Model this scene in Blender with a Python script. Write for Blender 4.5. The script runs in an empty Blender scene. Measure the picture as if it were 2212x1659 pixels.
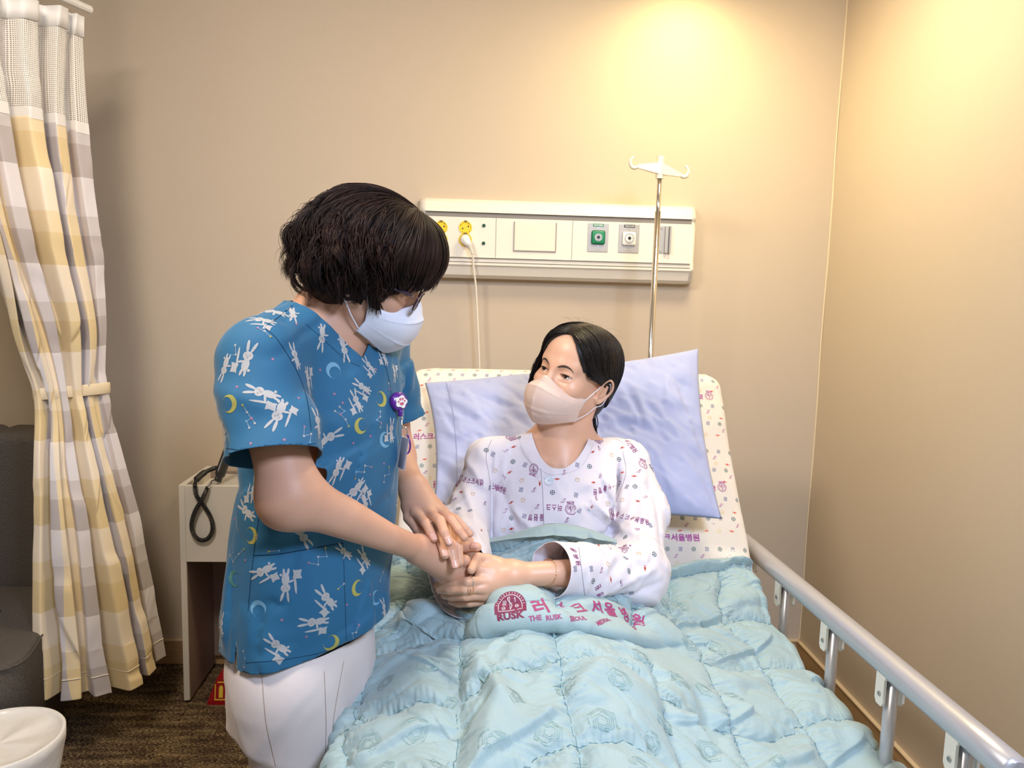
import bpy, bmesh, math, random
import numpy as np
from mathutils import Vector, Matrix
from mathutils.bvhtree import BVHTree
random.seed(7); RNG = np.random.RandomState(7)
SC = bpy.context.scene; COL = SC.collection
# ---------------------------------------------------------------- camera
FPX = 1692.66
CAM = np.array([0.0, -2.6965, 1.35])
def cam_axes(yaw=.0587, pitch=.1225, roll=.0271):
    cy, sy = math.cos(yaw), math.sin(yaw)
    f = np.array([sy, cy, 0.]); r = np.array([cy, -sy, 0.]); u = np.array([0, 0, 1.])
    f2 = f*math.cos(pitch)-u*math.sin(pitch); u2 = u*math.cos(pitch)+f*math.sin(pitch)
    return r*math.cos(roll)+u2*math.sin(roll), u2*math.cos(roll)-r*math.sin(roll), f2
CR, CU, CF = cam_axes()
cd = bpy.data.cameras.new('camera'); cd.sensor_width = 36; cd.lens = FPX/2212*36; cd.clip_start = .02
camo = bpy.data.objects.new('camera', cd); COL.objects.link(camo)
camo.matrix_world = Matrix(((CR[0], CU[0], -CF[0], CAM[0]), (CR[1], CU[1], -CF[1], CAM[1]), (CR[2], CU[2], -CF[2], CAM[2]), (0, 0, 0, 1)))
SC.camera = camo
def at(px, py, y=None, z=None, x=None):
    """point of the room seen at a pixel of the 2212x1659 photograph, at a known depth y (or height z, or x)"""
    v = CF + CR*(px-1106)/FPX - CU*(py-829.5)/FPX
    if y is not None: t = (y-CAM[1])/v[1]
    elif z is not None: t = (z-CAM[2])/v[2]
    else: t = (x-CAM[0])/v[0]
    return CAM + v*t
# ---------------------------------------------------------------- light
SC.view_settings.view_transform = 'Standard'; SC.view_settings.look = 'None'
SC.view_settings.gamma = 1; SC.view_settings.exposure = 0.02
w = bpy.data.worlds.new('room_air'); SC.world = w; w.use_nodes = True
w.node_tree.nodes['Background'].inputs[0].default_value = (.86, .80, .74, 1)
w.node_tree.nodes['Background'].inputs[1].default_value = .36
def area(name, loc, tgt, size, power, col, spread=180, sy=None):
    l = bpy.data.lights.new(name, 'AREA'); l.energy = power; l.color = col; l.size = size
    if sy: l.shape = 'RECTANGLE'; l.size_y = sy
    l.spread = math.radians(spread)
    o = bpy.data.objects.new(name, l); COL.objects.link(o); o.location = loc
    o.rotation_euler = (Vector(tgt)-Vector(loc)).to_track_quat('-Z', 'Y').to_euler()
    return o
area('ceiling_panel_warm', (-.75, -1.75, 2.34), (.1, -.7, .9), .40, 31, (1, .885, .77))
area('ceiling_panel_cool', (.75, -2.95, 2.3), (.35, -1.1, .7), .5, 24, (.62, .74, 1), 110)
def spot(name, loc, tgt, power, col, ang, blend, rad=.04):
    l = bpy.data.lights.new(name, 'SPOT'); l.energy = power; l.color = col
    l.spot_size = math.radians(ang); l.spot_blend = blend; l.shadow_soft_size = rad
    o = bpy.data.objects.new(name, l); COL.objects.link(o); o.location = loc
    o.rotation_euler = (Vector(tgt)-Vector(loc)).to_track_quat('-Z', 'Y').to_euler()
spot('downlight_yellow', (.68, -.20, 2.38), (.72, -.16, 1.2), 13, (1, .84, .36), 165, 1)
area('ceiling_panel_right', (.70, -.72, 2.385), (.72, -.66, 1), .34, 15, (1, .82, .52))
# ---------------------------------------------------------------- helpers: materials
def mat(name, col, rough=.7, metal=0, sub=0, sheen=0, noise=None, bump=None, spec=.5, emis=None, alpha=1, coat=0):
    """procedural principled material; noise=(scale, amount, detail) varies the colour, bump=(kind, scale, strength)"""
    m = bpy.data.materials.new(name); m.use_nodes = True; nt = m.node_tree; b = nt.nodes['Principled BSDF']
    b.inputs['Base Color'].default_value = (*col, 1); b.inputs['Roughness'].default_value = rough
    b.inputs['Metallic'].default_value = metal; b.inputs['Specular IOR Level'].default_value = spec
    if sub:
        b.inputs['Subsurface Weight'].default_value = sub; b.inputs['Subsurface Radius'].default_value = (.012, .004, .002)
        b.inputs['Subsurface Scale'].default_value = 1
    if sheen: b.inputs['Sheen Weight'].default_value = sheen; b.inputs['Sheen Roughness'].default_value = .4
    if coat: b.inputs['Coat Weight'].default_value = coat
    if alpha < 1: b.inputs['Alpha'].default_value = alpha
    if emis: b.inputs['Emission Color'].default_value = (*emis[:3], 1); b.inputs['Emission Strength'].default_value = emis[3]
    tc = nt.nodes.new('ShaderNodeTexCoord')
    if noise:
        n = nt.nodes.new('ShaderNodeTexNoise'); n.inputs['Scale'].default_value = noise[0]; n.inputs['Detail'].default_value = noise[2] if len(noise) > 2 else 4
        r = nt.nodes.new('ShaderNodeValToRGB')
        r.color_ramp.elements[0].position = .3; r.color_ramp.elements[1].position = .7
        r.color_ramp.elements[0].color = (*[c*(1-noise[1]) for c in col], 1)
        r.color_ramp.elements[1].color = (*[min(1, c*(1+noise[1])) for c in col], 1)
        nt.links.new(tc.outputs['Object'], n.inputs['Vector']); nt.links.new(n.outputs['Fac'], r.inputs[0]); nt.links.new(r.outputs[0], b.inputs['Base Color'])
    if bump:
        if bump[0] == 'noise':
            t = nt.nodes.new('ShaderNodeTexNoise'); t.inputs['Scale'].default_value = bump[1]; t.inputs['Detail'].default_value = 3; o = t.outputs['Fac']
            nt.links.new(tc.outputs['Object'], t.inputs['Vector'])
        else:
            t = nt.nodes.new('ShaderNodeTexVoronoi'); t.inputs['Scale'].default_value = bump[1]; o = t.outputs['Distance']
            nt.links.new(tc.outputs['Object'], t.inputs['Vector'])
        bp = nt.nodes.new('ShaderNodeBump'); bp.inputs['Strength'].default_value = bump[2]; bp.inputs['Distance'].default_value = bump[3] if len(bump) > 3 else .002
        nt.links.new(o, bp.inputs['Height']); nt.links.new(bp.outputs[0], b.inputs['Normal'])
    return m
def lin(r, g, b):
    return tuple(((c/255+.055)/1.055)**2.4 if c > 10 else c/255/12.92 for c in (r, g, b))
# ---------------------------------------------------------------- helpers: objects
def tag(o, label=None, cat=None, group=None, kind=None):
    if label: o['label'] = label
    if cat: o['category'] = cat
    if group: o['group'] = group
    if kind: o['kind'] = kind
    return o
def empty(name, loc=(0, 0, 0)):
    o = bpy.data.objects.new(name, None); COL.objects.link(o); o.location = loc; o.empty_display_size = .05
    return o
def link(name, me, mats, parent=None, smooth=True):
    """mesh in room coordinates -> one object, parented without moving it"""
    for m in (mats if isinstance(mats, (list, tuple)) else [mats]): me.materials.append(m)
    if smooth: me.polygons.foreach_set('use_smooth', [True]*len(me.polygons))
    o = bpy.data.objects.new(name, me); COL.objects.link(o)
    if parent is not None:
        o.parent = parent
        bpy.context.view_layer.update()
        o.matrix_parent_inverse = parent.matrix_world.inverted()
    return o
def mesh(V, Fs, mi=None):
    me = bpy.data.meshes.new('m'); me.from_pydata([tuple(map(float, v)) for v in V], [], [tuple(map(int, f)) for f in Fs])
    if mi is not None: me.polygons.foreach_set('material_index', list(mi))
    me.update(); return me
class MB:
    """collects shapes; build() links them as ONE mesh object"""
    def __init__(s): s.V = []; s.F = []; s.M = []
    def add(s, V, Fs, mi=0):
        n = len(s.V); s.V += [tuple(v) for v in V]; s.F += [tuple(i+n for i in f) for f in Fs]
        s.M += (list(mi) if hasattr(mi, '__len__') else [mi]*len(Fs)); return s
    def box(s, lo, hi, bevel=0, mi=0, M=None, seg=2):
        bm = bmesh.new(); bmesh.ops.create_cube(bm, size=1)
        lo = np.array(lo, float); hi = np.array(hi, float)
        for v in bm.verts: v.co = Vector((lo+hi)/2 + np.array(v.co)*(hi-lo))
        if bevel: bmesh.ops.bevel(bm, geom=list(bm.edges), offset=bevel, segments=seg, affect='EDGES', profile=.5)
        if M is not None: bm.transform(M)
        bm.verts.index_update(); s.add([tuple(v.co) for v in bm.verts], [[v.index for v in f.verts] for f in bm.faces], mi); bm.free(); return s
    def tube(s, pts, rad, n=10, mi=0, cap=True, closed=False, flat=None):
        pts = np.array(pts, float); k = len(pts); rad = np.broadcast_to(np.array(rad, float), (k,))
        T = np.gradient(pts, axis=0)
        if closed: T = np.roll(pts, -1, 0)-np.roll(pts, 1, 0)
        T /= np.linalg.norm(T, axis=1)[:, None]+1e-12
        up = np.array(flat[1], float) if flat is not None else np.array([0, 0, 1.])
        if flat is None and abs(T[0]@up) > .9: up = np.array([1., 0, 0])
        a = up-T[0]*(T[0]@up); a /= np.linalg.norm(a)
        th = np.arange(n)*2*math.pi/n; V = []
        fl = flat[0] if flat is not None else 1
        for i in range(k):
            if flat is not None: a = up-T[i]*(T[i]@up)
            else: a = a-T[i]*(T[i]@a)
            a /= np.linalg.norm(a)+1e-12; b = np.cross(T[i], a)
            V += [pts[i]+rad[i]*(fl*math.cos(t)*a+math.sin(t)*b) for t in th]
        Fs = []
        for i in range(k-1 if not closed else k):
            j = (i+1) % k
            Fs += [(i*n+q, i*n+(q+1) % n, j*n+(q+1) % n, j*n+q) for q in range(n)]
        if cap and not closed: Fs += [tuple(range(n))[::-1], tuple((k-1)*n+q for q in range(n))]
        return s.add(V, Fs, mi)
    def lathe(s, prof, c=(0, 0, 0), n=32, mi=0, M=None, cap=True):
        """prof = [(r, z)...] around z"""
        V = [(r*math.cos(t*2*math.pi/n), r*math.sin(t*2*math.pi/n), z) for r, z in prof for t in range(n)]
        if M is not None: V = [tuple(M @ Vector(v)) for v in V]
        V = [tuple(np.array(v)+np.array(c)) for v in V]; k = len(prof)
        Fs = [(i*n+q, i*n+(q+1) % n, (i+1)*n+(q+1) % n, (i+1)*n+q) for i in range(k-1) for q in range(n)]
        if cap: Fs += [tuple(range(n))[::-1], tuple((k-1)*n+q for q in range(n))]
        return s.add(V, Fs, mi)
    def extr(s, poly, d0, d1, M=None, mi=0):
        """2D outline extruded along local z between d0 and d1"""
        poly = list(poly); n = len(poly)
        from mathutils.geometry import tessellate_polygon
        tri = tessellate_polygon([[Vector((p[0], p[1], 0)) for p in poly]])
        V = [(p[0], p[1], d0) for p in poly]+[(p[0], p[1], d1) for p in poly]
        if M is not None: V = [tuple(M @ Vector(v)) for v in V]
        Fs = [tuple(t)[::-1] for t in tri]+[tuple(i+n for i in t) for t in tri]+[(i, (i+1) % n, (i+1) % n+n, i+n) for i in range(n)]
        return s.add(V, Fs, mi)
    def build(s, name, mats, parent=None, smooth=False, auto=None):
        me = mesh(s.V, s.F, s.M); bm = bmesh.new(); bm.from_mesh(me); bmesh.ops.recalc_face_normals(bm, faces=bm.faces[:]); bm.to_mesh(me); bm.free()
        o = link(name, me, mats, parent, smooth)
        if auto:
            me.polygons.foreach_set('use_smooth', [True]*len(me.polygons)); me.set_sharp_from_angle(angle=math.radians(auto))
        return o
def catmull(P, n):
    """smooth curve through P, n samples per span"""
    P = np.array(P, float); Q = np.vstack([2*P[0]-P[1], P, 2*P[-1]-P[-2]]); out = []
    for i in range(1, len(Q)-2):
        for t in np.linspace(0, 1, n, endpoint=False):
            a, b, c, d = Q[i-1:i+3]
            out.append(.5*((2*b)+(c-a)*t+(2*a-5*b+4*c-d)*t*t+(3*b-a-3*c+d)*t**3))
    out.append(P[-1]); return np.array(out)
def cubic_resample(A, axis, n):
    """Catmull-Rom resampling of a control net along one axis to n samples"""
    A = np.moveaxis(np.array(A, float), axis, 0); k = len(A); Q = np.concatenate([2*A[:1]-A[1:2], A, 2*A[-1:]-A[-2:-1]])
    u = np.linspace(0, k-1, n); i = np.minimum(u.astype(int), k-2); t = (u-i).reshape((-1,)+(1,)*(A.ndim-1))
    a, b, c, d = Q[i], Q[i+1], Q[i+2], Q[i+3]
    R = .5*((2*b)+(c-a)*t+(2*a-5*b+4*c-d)*t*t+(3*b-a-3*c+d)*t**3)
    return np.moveaxis(R, 0, axis)
def grid_faces(nu, nv):
    i, j = np.meshgrid(np.arange(nu-1), np.arange(nv-1), indexing='ij'); a = (i*nv+j).ravel()
    return np.stack([a, a+nv, a+nv+1, a+1], 1)
def grid_normals(G):
    du = np.gradient(G, axis=0); dv = np.gradient(G, axis=1); n = np.cross(du, dv)
    return n/(np.linalg.norm(n, axis=2, keepdims=True)+1e-12)
def vnoise(P, s, seed=0):
    """cheap smooth pseudo noise in [-1,1] at points P (sum of rotated sines)"""
    P = np.asarray(P, float)*s; r = np.random.RandomState(seed); o = np.zeros(P.shape[:-1])
    for k in range(6):
        d = r.randn(P.shape[-1]); d *= (.6+.8*r.rand())/np.linalg.norm(d); o += np.sin(P@d*2*math.pi+r.rand()*6.28+1.3*o)
    return o/3.2
# ---------------------------------------------------------------- helpers: implicit sculpting
def smin(a, b, k):
    if k <= 0: return np.minimum(a, b)
    h = np.maximum(k-np.abs(a-b), 0)/k
    return np.minimum(a, b)-h*h*k*.25
def V3(*a): return np.array(a if len(a) > 1 else a[0], float)
def cone(a, b, ra, rb, n=None, s=1.):
    """tapering limb from a to b; n, s: squashed by s along n"""
    a, b = V3(a), V3(b); ba = b-a; L2 = ba@ba+1e-12
    def f(P):
        Q = P-a
        if n is not None:
            m = V3(n)/np.linalg.norm(n); Q = Q+(Q@m)[:, None]*m*(1/s-1)
            bb = ba+(ba@m)*m*(1/s-1)
        else: bb = ba
        t = np.clip(Q@bb/(bb@bb+1e-12), 0, 1)
        return (np.linalg.norm(Q-t[:, None]*bb, axis=1)-(ra+(rb-ra)*t))*(s if n is not None and s < 1 else 1)
    return f
def ell(c, r, R=None):
    c, r = V3(c), V3(r)
    def f(P):
        Q = P-c
        if R is not None: Q = Q@R
        k0 = np.linalg.norm(Q/r, axis=1); k1 = np.linalg.norm(Q/r**2, axis=1)
        return k0*(k0-1)/(k1+1e-9)
    return f
def chain(pts, rad, n=None, s=1.):
    fs = [cone(pts[i], pts[i+1], rad[i], rad[i+1], n, s) for i in range(len(pts)-1)]
    def f(P):
        d = fs[0](P)
        for g in fs[1:]: d = np.minimum(d, g(P))
        return d
    return f
def SU(items, k=.02):
    """smooth union; items are f or (f, k)"""
    def f(P):
        d = None
        for it in items:
            g, kk = it if isinstance(it, tuple) else (it, k)
            e = g(P); d = e if d is None else smin(d, e, kk)
        return d
    return f
def MINF(*fs):
    def f(P):
        d = fs[0](P)
        for g in fs[1:]: d = np.minimum(d, g(P))
        return d
    return f
def local(f, c, R):
    """f given in a local frame with origin c and axes = columns of R"""
    return lambda P: f((P-c)@R)
def stack(zs, cx, cy, a, b, rot=0, p=2.3):
    """torso: ellipse-like cross-sections stacked along z"""
    zs = np.array(zs, float); rot = np.broadcast_to(np.array(rot, float), zs.shape)
    def f(P):
        z = P[:, 2]; g = lambda v: np.interp(z, zs, v)
        x = P[:, 0]-g(cx); y = P[:, 1]-g(cy); r = g(rot); c, s_ = np.cos(r), np.sin(r)
        u = x*c+y*s_; v = -x*s_+y*c; A, B = g(a), g(b)
        k = (np.abs(u/A)**p+np.abs(v/B)**p)**(1/p)
        d = (k-1)*np.minimum(A, B)*.9
        return np.maximum(d, np.maximum(zs[0]-z, z-zs[-1]))
    return f
def sdf_mesh(f, lo, hi, res, B=8):
    """surface-nets mesh of f<0 inside the box"""
    lo = V3(lo); n = np.ceil((V3(hi)-lo)/res/B).astype(int)
    c = np.stack(np.meshgrid(*[np.arange(k) for k in n], indexing='ij'), -1).reshape(-1, 3)
    ctr = lo+(c*B+B/2)*res; dc = f(ctr); act = c[np.abs(dc) < B*res*1.35]
    D = np.full(tuple(n*B+1), .5, np.float32)
    # blocks that lie inside
    sgn = (dc < 0).reshape(tuple(n)); D[:-1, :-1, :-1][np.repeat(np.repeat(np.repeat(sgn, B, 0), B, 1), B, 2)] = -.5
    off = np.stack(np.meshgrid(*[np.arange(B+1)]*3, indexing='ij'), -1).reshape(-1, 3)
    for i in range(0, len(act), 400):
        idx = (act[i:i+400, None]*B+off[None]).reshape(-1, 3); D[idx[:, 0], idx[:, 1], idx[:, 2]] = f(lo+idx*res)
    S = D < 0
    m = np.zeros(tuple(np.array(D.shape)-1), bool); first = S[:-1, :-1, :-1]
    for dx in (0, 1):
        for dy in (0, 1):
            for dz in (0, 1):
                m |= S[dx:S.shape[0]-1+dx, dy:S.shape[1]-1+dy, dz:S.shape[2]-1+dz] != first
    cells = np.argwhere(m); vid = np.full(m.shape, -1, np.int32); vid[tuple(cells.T)] = np.arange(len(cells))
    acc = np.zeros((len(cells), 3)); cnt = np.zeros(len(cells))
    cr = [(0, 0, 0), (1, 0, 0), (0, 1, 0), (1, 1, 0), (0, 0, 1), (1, 0, 1), (0, 1, 1), (1, 1, 1)]
    val = [D[cells[:, 0]+a, cells[:, 1]+b, cells[:, 2]+e] for a, b, e in cr]
    for i in range(8):
        for j in range(i+1, 8):
            if sum(abs(cr[i][q]-cr[j][q]) for q in range(3)) != 1: continue
            a, b = val[i], val[j]; s = (a < 0) != (b < 0); t = np.where(s, a/(a-b+1e-12), 0)[:, None]
            p = np.array(cr[i])+t*(np.array(cr[j])-np.array(cr[i])); acc += np.where(s[:, None], p, 0); cnt += s
    V = lo+(cells+acc/np.maximum(cnt, 1)[:, None])*res; Fs = []
    for ax in range(3):
        o = [q for q in range(3) if q != ax]; A = [slice(1, -1)]*3
        A[ax] = slice(0, -1); Bs = [slice(1, -1)]*3; Bs[ax] = slice(1, None)
        a = S[tuple(A)]; b = S[tuple(Bs)]; e = np.argwhere(a != b); 
        if not len(e): continue
        base = e.copy(); base[:, o[0]] += 1; base[:, o[1]] += 1
        q = []
        for d0, d1 in ((0, 0), (1, 0), (1, 1), (0, 1)):
            k = base.copy(); k[:, o[0]] -= d0; k[:, o[1]] -= d1; q.append(vid[k[:, 0], k[:, 1], k[:, 2]])
        q = np.stack(q, 1); fl = a[tuple(e.T)] ^ (ax == 1)
        q = np.where(fl[:, None], q, q[:, ::-1]); Fs.append(q[(q >= 0).all(1)])
    return V, np.concatenate(Fs)
def clip(V, Fs, val):
    """keep the part of the mesh where val>0, with clean cut edges"""
    V = np.array(V); nv = [tuple(v) for v in V]; em = {}; out = []
    def cut(i, j):
        k = (min(i, j), max(i, j))
        if k not in em:
            t = val[i]/(val[i]-val[j]); em[k] = len(nv); nv.append(tuple(V[i]+(V[j]-V[i])*t))
        return em[k]
    for f in Fs:
        s = [val[i] > 0 for i in f]
        if all(s): out.append(tuple(f)); continue
        if not any(s): continue
        p = []
        for q in range(len(f)):
            i, j = f[q], f[(q+1) % len(f)]
            if s[q]: p.append(i)
            if s[q] != s[(q+1) % len(f)]: p.append(cut(i, j))
        if len(p) > 2: out.append(tuple(p))
    used = sorted({i for f in out for i in f}); mp = {u: i for i, u in enumerate(used)}
    return np.array([nv[u] for u in used]), [tuple(mp[i] for i in f) for f in out]
def smooth_mesh(V, Fs, it=1, lam=.5):
    V = np.array(V, float); E = set()
    F4 = np.array([f for f in Fs if len(f) == 4]) if len(Fs) else None
    e = np.concatenate([F4[:, [0, 1]], F4[:, [1, 2]], F4[:, [2, 3]], F4[:, [3, 0]]]); e = np.concatenate([e, e[:, ::-1]])
    cnt = np.bincount(e[:, 0], minlength=len(V)).astype(float)
    for _ in range(it):
        s = np.stack([np.bincount(e[:, 0], V[e[:, 1], q], minlength=len(V)) for q in range(3)], 1)
        V = np.where(cnt[:, None] > 0, V*(1-lam)+lam*s/np.maximum(cnt, 1)[:, None], V)
    return V
def solidify(o, t, off=-1):
    m = o.modifiers.new('thickness', 'SOLIDIFY'); m.thickness = t; m.offset = off; return o
# ---------------------------------------------------------------- helpers: printed shapes laid onto a surface
def tess(loops, h):
    """2D outline(s) -> triangles no longer than h"""
    bm = bmesh.new()
    for lp in loops:
        vs = [bm.verts.new((p[0], p[1], 0)) for p in lp]
        for i in range(len(vs)): bm.edges.new((vs[i], vs[(i+1) % len(vs)]))
    bmesh.ops.triangle_fill(bm, edges=bm.edges[:], use_beauty=True)
    for _ in range(3):
        le = [e for e in bm.edges if e.calc_length() > h]
        if not le: break
        bmesh.ops.subdivide_edges(bm, edges=le, cuts=1); bmesh.ops.triangulate(bm, faces=bm.faces[:])
    bm.verts.index_update(); r = (np.array([v.co[:2] for v in bm.verts]), [tuple(v.index for v in f.verts) for f in bm.faces]); bm.free(); return r
_TX = {}
def text2d(s, bold=0.):
    """text -> 2D triangles, cap height about .7, origin bottom left"""
    if (s, bold) in _TX: return _TX[(s, bold)]
    c = bpy.data.curves.new('t', 'FONT'); c.body = s; c.resolution_u = 2; c.offset = bold
    o = bpy.data.objects.new('t', c); COL.objects.link(o); bpy.context.view_layer.update()
    me = bpy.data.meshes.new_from_object(o.evaluated_get(bpy.context.evaluated_depsgraph_get()))
    V = np.array([v.co[:2] for v in me.vertices]); Fs = [tuple(p.vertices) for p in me.polygons]
    bpy.data.objects.remove(o); bpy.data.curves.remove(c); bpy.data.meshes.remove(me)
    _TX[(s, bold)] = (V, Fs); return V, Fs
def circ(r, n=14, c=(0, 0)): return [(c[0]+r*math.cos(2*math.pi*i/n), c[1]+r*math.sin(2*math.pi*i/n)) for i in range(n)]
def ring2d(r, t, n=16):
    return ([(q*math.cos(2*math.pi*i/n), q*math.sin(2*math.pi*i/n)) for q in (r, r-t) for i in range(n)], [(i, (i+1) % n, (i+1) % n+n, i+n) for i in range(n)])
def strip2d(pts, wd):
    p = np.array(pts, float); T = np.gradient(p, axis=0); T /= np.linalg.norm(T, axis=1)[:, None]+1e-9; N = np.stack([-T[:, 1], T[:, 0]], 1)
    w_ = np.broadcast_to(np.array(wd, float), (len(p),))[:, None]/2
    return (np.vstack([p+N*w_, p-N*w_]), [(i, i+1, i+1+len(p), i+len(p)) for i in range(len(p)-1)])
class Printer:
    """puts flat printed motifs on the surface of a mesh, a fraction of a millimetre above it, in the same mesh"""
    def __init__(s, V, Fs, lift=.0004):
        s.V = [tuple(v) for v in V]; s.F = [tuple(f) for f in Fs]; s.M = [0]*len(s.F); s.n0 = len(s.V)
        s.bvh = BVHTree.FromPolygons(s.V, s.F); s.lift = lift
    def put(s, shape, mi, p, t, b, scale=1., lift=None, maxd=.02):
        """shape (V2, F) at surface point p with tangent axes t, b"""
        V2, F2 = shape; nn = Vector(np.cross(t, b)).normalized(); out = []
        for q in V2:
            w0 = Vector(p+(t*q[0]+b*q[1])*scale)
            h = s.bvh.find_nearest(w0, maxd)
            if h[0] is None: out.append(None); continue
            n = h[1] if h[1].dot(nn) > 0 else -h[1]
            if n.dot(nn) < .15 or (h[0]-w0).length > maxd*.9: out.append(None); continue
            out.append(h[0]+n*(lift or s.lift))
        base = len(s.V); mp = {}
        for i, v in enumerate(out):
            if v is not None: mp[i] = base+len(mp); s.V.append(tuple(v))
        for f in F2:
            if all(i in mp for i in f): s.F.append(tuple(mp[i] for i in f)); s.M.append(mi)
    def finish(s, name, mats, parent=None, thick=0):
        o = link(name, mesh(s.V, s.F, s.M), mats, parent); me = o.data
        mi = np.empty(len(me.polygons), np.int32); me.polygons.foreach_get('material_index', mi); me.polygons.foreach_set('use_smooth', mi == 0)
        if thick:
            vg = o.vertex_groups.new(name='cloth'); vg.add(list(range(s.n0)), 1., 'REPLACE')
            m = solidify(o, thick).modifiers[-1]; m.vertex_group = 'cloth'; m.thickness_vertex_group = 0
        return o
    def ray(s, o, d):
        h = s.bvh.ray_cast(Vector(o), Vector(d)); return h
    def frame(s, px, py, rot=0., facing=True):
        """surface point seen at a pixel, and tangent axes turned by rot"""
        v = CF + CR*(px-1106)/FPX - CU*(py-829.5)/FPX
        h = s.bvh.ray_cast(Vector(CAM), Vector(v))
        if h[0] is None: return None
        n = np.array(h[1]); n = n if n@v < 0 else -n
        up = CU*math.cos(rot)+CR*-math.sin(rot); b = up-n*(n@up); b /= np.linalg.norm(b)+1e-9
        return np.array(h[0]), np.cross(b, n), b
# ================================================================ the room
XR = 1.2485
def wallpaper(name, col):
    m = mat(name, col, .85, spec=.25, noise=(3, .012), bump=('noise', 420, .18, .0012)); return m
def wood(name, c1, c2, scale=(2, 30, 30), rough=.5):
    m = bpy.data.materials.new(name); m.use_nodes = True; nt = m.node_tree; b = nt.nodes['Principled BSDF']; b.inputs['Roughness'].default_value = rough
    tc = nt.nodes.new('ShaderNodeTexCoord'); mp = nt.nodes.new('ShaderNodeMapping'); mp.inputs['Scale'].default_value = scale
    n = nt.nodes.new('ShaderNodeTexNoise'); n.inputs['Scale'].default_value = 4; n.inputs['Detail'].default_value = 6
    r = nt.nodes.new('ShaderNodeValToRGB'); r.color_ramp.elements[0].position = .35; r.color_ramp.elements[1].position = .65
    r.color_ramp.elements[0].color = (*c1, 1); r.color_ramp.elements[1].color = (*c2, 1)
    nt.links.new(tc.outputs['Object'], mp.inputs[0]); nt.links.new(mp.outputs[0], n.inputs['Vector']); nt.links.new(n.outputs['Fac'], r.inputs[0]); nt.links.new(r.outputs[0], b.inputs['Base Color']); return m
M_wall = wallpaper('beige_wallpaper', lin(204, 188, 166))
M_ceil = mat('ceiling_paint', lin(225, 218, 205), .9)
M_base = wood('oak_baseboard', lin(176, 142, 98), lin(194, 160, 115), (2, 2, 40))
M_basetop = mat('pale_strip', lin(214, 190, 152), .6)
def carpet():
    m = bpy.data.materials.new('loop_carpet'); m.use_nodes = True; nt = m.node_tree; b = nt.nodes['Principled BSDF']; b.inputs['Roughness'].default_value = .95; b.inputs['Specular IOR Level'].default_value = .15
    tc = nt.nodes.new('ShaderNodeTexCoord'); N = nt.nodes.new; L = nt.links.new
    mp = N('ShaderNodeMapping'); mp.inputs['Scale'].default_value = (120, 420, 1); L(tc.outputs['Object'], mp.inputs[0])
    n1 = N('ShaderNodeTexNoise'); n1.inputs['Scale'].default_value = 1; n1.inputs['Detail'].default_value = 2; L(mp.outputs[0], n1.inputs['Vector'])
    mp2 = N('ShaderNodeMapping'); mp2.inputs['Scale'].default_value = (9, 40, 1); L(tc.outputs['Object'], mp2.inputs[0])
    n2 = N('ShaderNodeTexNoise'); n2.inputs['Scale'].default_value = 1; n2.inputs['Detail'].default_value = 3; L(mp2.outputs[0], n2.inputs['Vector'])
    ad = N('ShaderNodeMath'); ad.operation = 'MULTIPLY_ADD'; L(n2.outputs['Fac'], ad.inputs[0]); ad.inputs[1].default_value = .42; L(n1.outputs['Fac'], ad.inputs[2])
    r = N('ShaderNodeValToRGB'); e = r.color_ramp.elements; e[0].position = .58; e[1].position = .84
    e[0].color = (*lin(56, 44, 34), 1); e[1].color = (*lin(170, 146, 108), 1); k = e.new(.72); k.color = (*lin(84, 66, 49), 1)
    L(ad.outputs[0], r.inputs[0]); L(r.outputs[0], b.inputs['Base Color'])
    w_ = N('ShaderNodeTexWave'); w_.bands_direction = 'Y'; w_.inputs['Scale'].default_value = 95; w_.inputs['Distortion'].default_value = 1.5; L(tc.outputs['Object'], w_.inputs['Vector'])
    bp = N('ShaderNodeBump'); bp.inputs['Strength'].default_value = .6; bp.inputs['Distance'].default_value = .003; L(w_.outputs['Fac'], bp.inputs['Height']); L(bp.outputs[0], b.inputs['Normal'])
    return m
def S(name, lo, hi, m, bev=0):
    o = MB().box(lo, hi, bev).build(name, m); o['kind'] = 'structure'; return o
S('floor', (-2.6, -4.2, -.1), (XR+.1, .1, 0), carpet())
S('wall_back', (-2.6, 0, 0), (XR+.1, .1, 2.4), M_wall)
S('wall_right', (XR, -4.2, 0), (XR+.1, 0, 2.4), M_wall)
S('wall_left', (-2.7, -4.2, 0), (-2.6, .1, 2.4), M_wall)
S('ceiling', (-2.6, -4.2, 2.4), (XR+.1, .1, 2.5), M_ceil)
for nm, a, b_, t0, t1 in (('baseboard_back', (-2.6, -.012, 0), (XR, 0, .083), (-2.6, -.014, .083), (XR, 0, .087)), ('baseboard_right', (XR-.012, -4.2, 0), (XR, -.012, .083), (XR-.014, -4.2, .083), (XR, -.012, .087))):
    o = MB().box(a, b_).box(t0, t1, mi=1).build(nm, [M_base, M_basetop]); o['kind'] = 'structure'
# thin torn edge of the wallpaper in the corner
mb = MB(); z = np.linspace(.09, 2.4, 60)
mb.tube(np.stack([XR-.002+.0012*np.sin(z*9), -.002+0*z, z], 1), .0028, 6)
o = mb.build('trim_1', mat('wallpaper_edge', lin(232, 214, 180), .8)); o['kind'] = 'structure'

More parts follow.
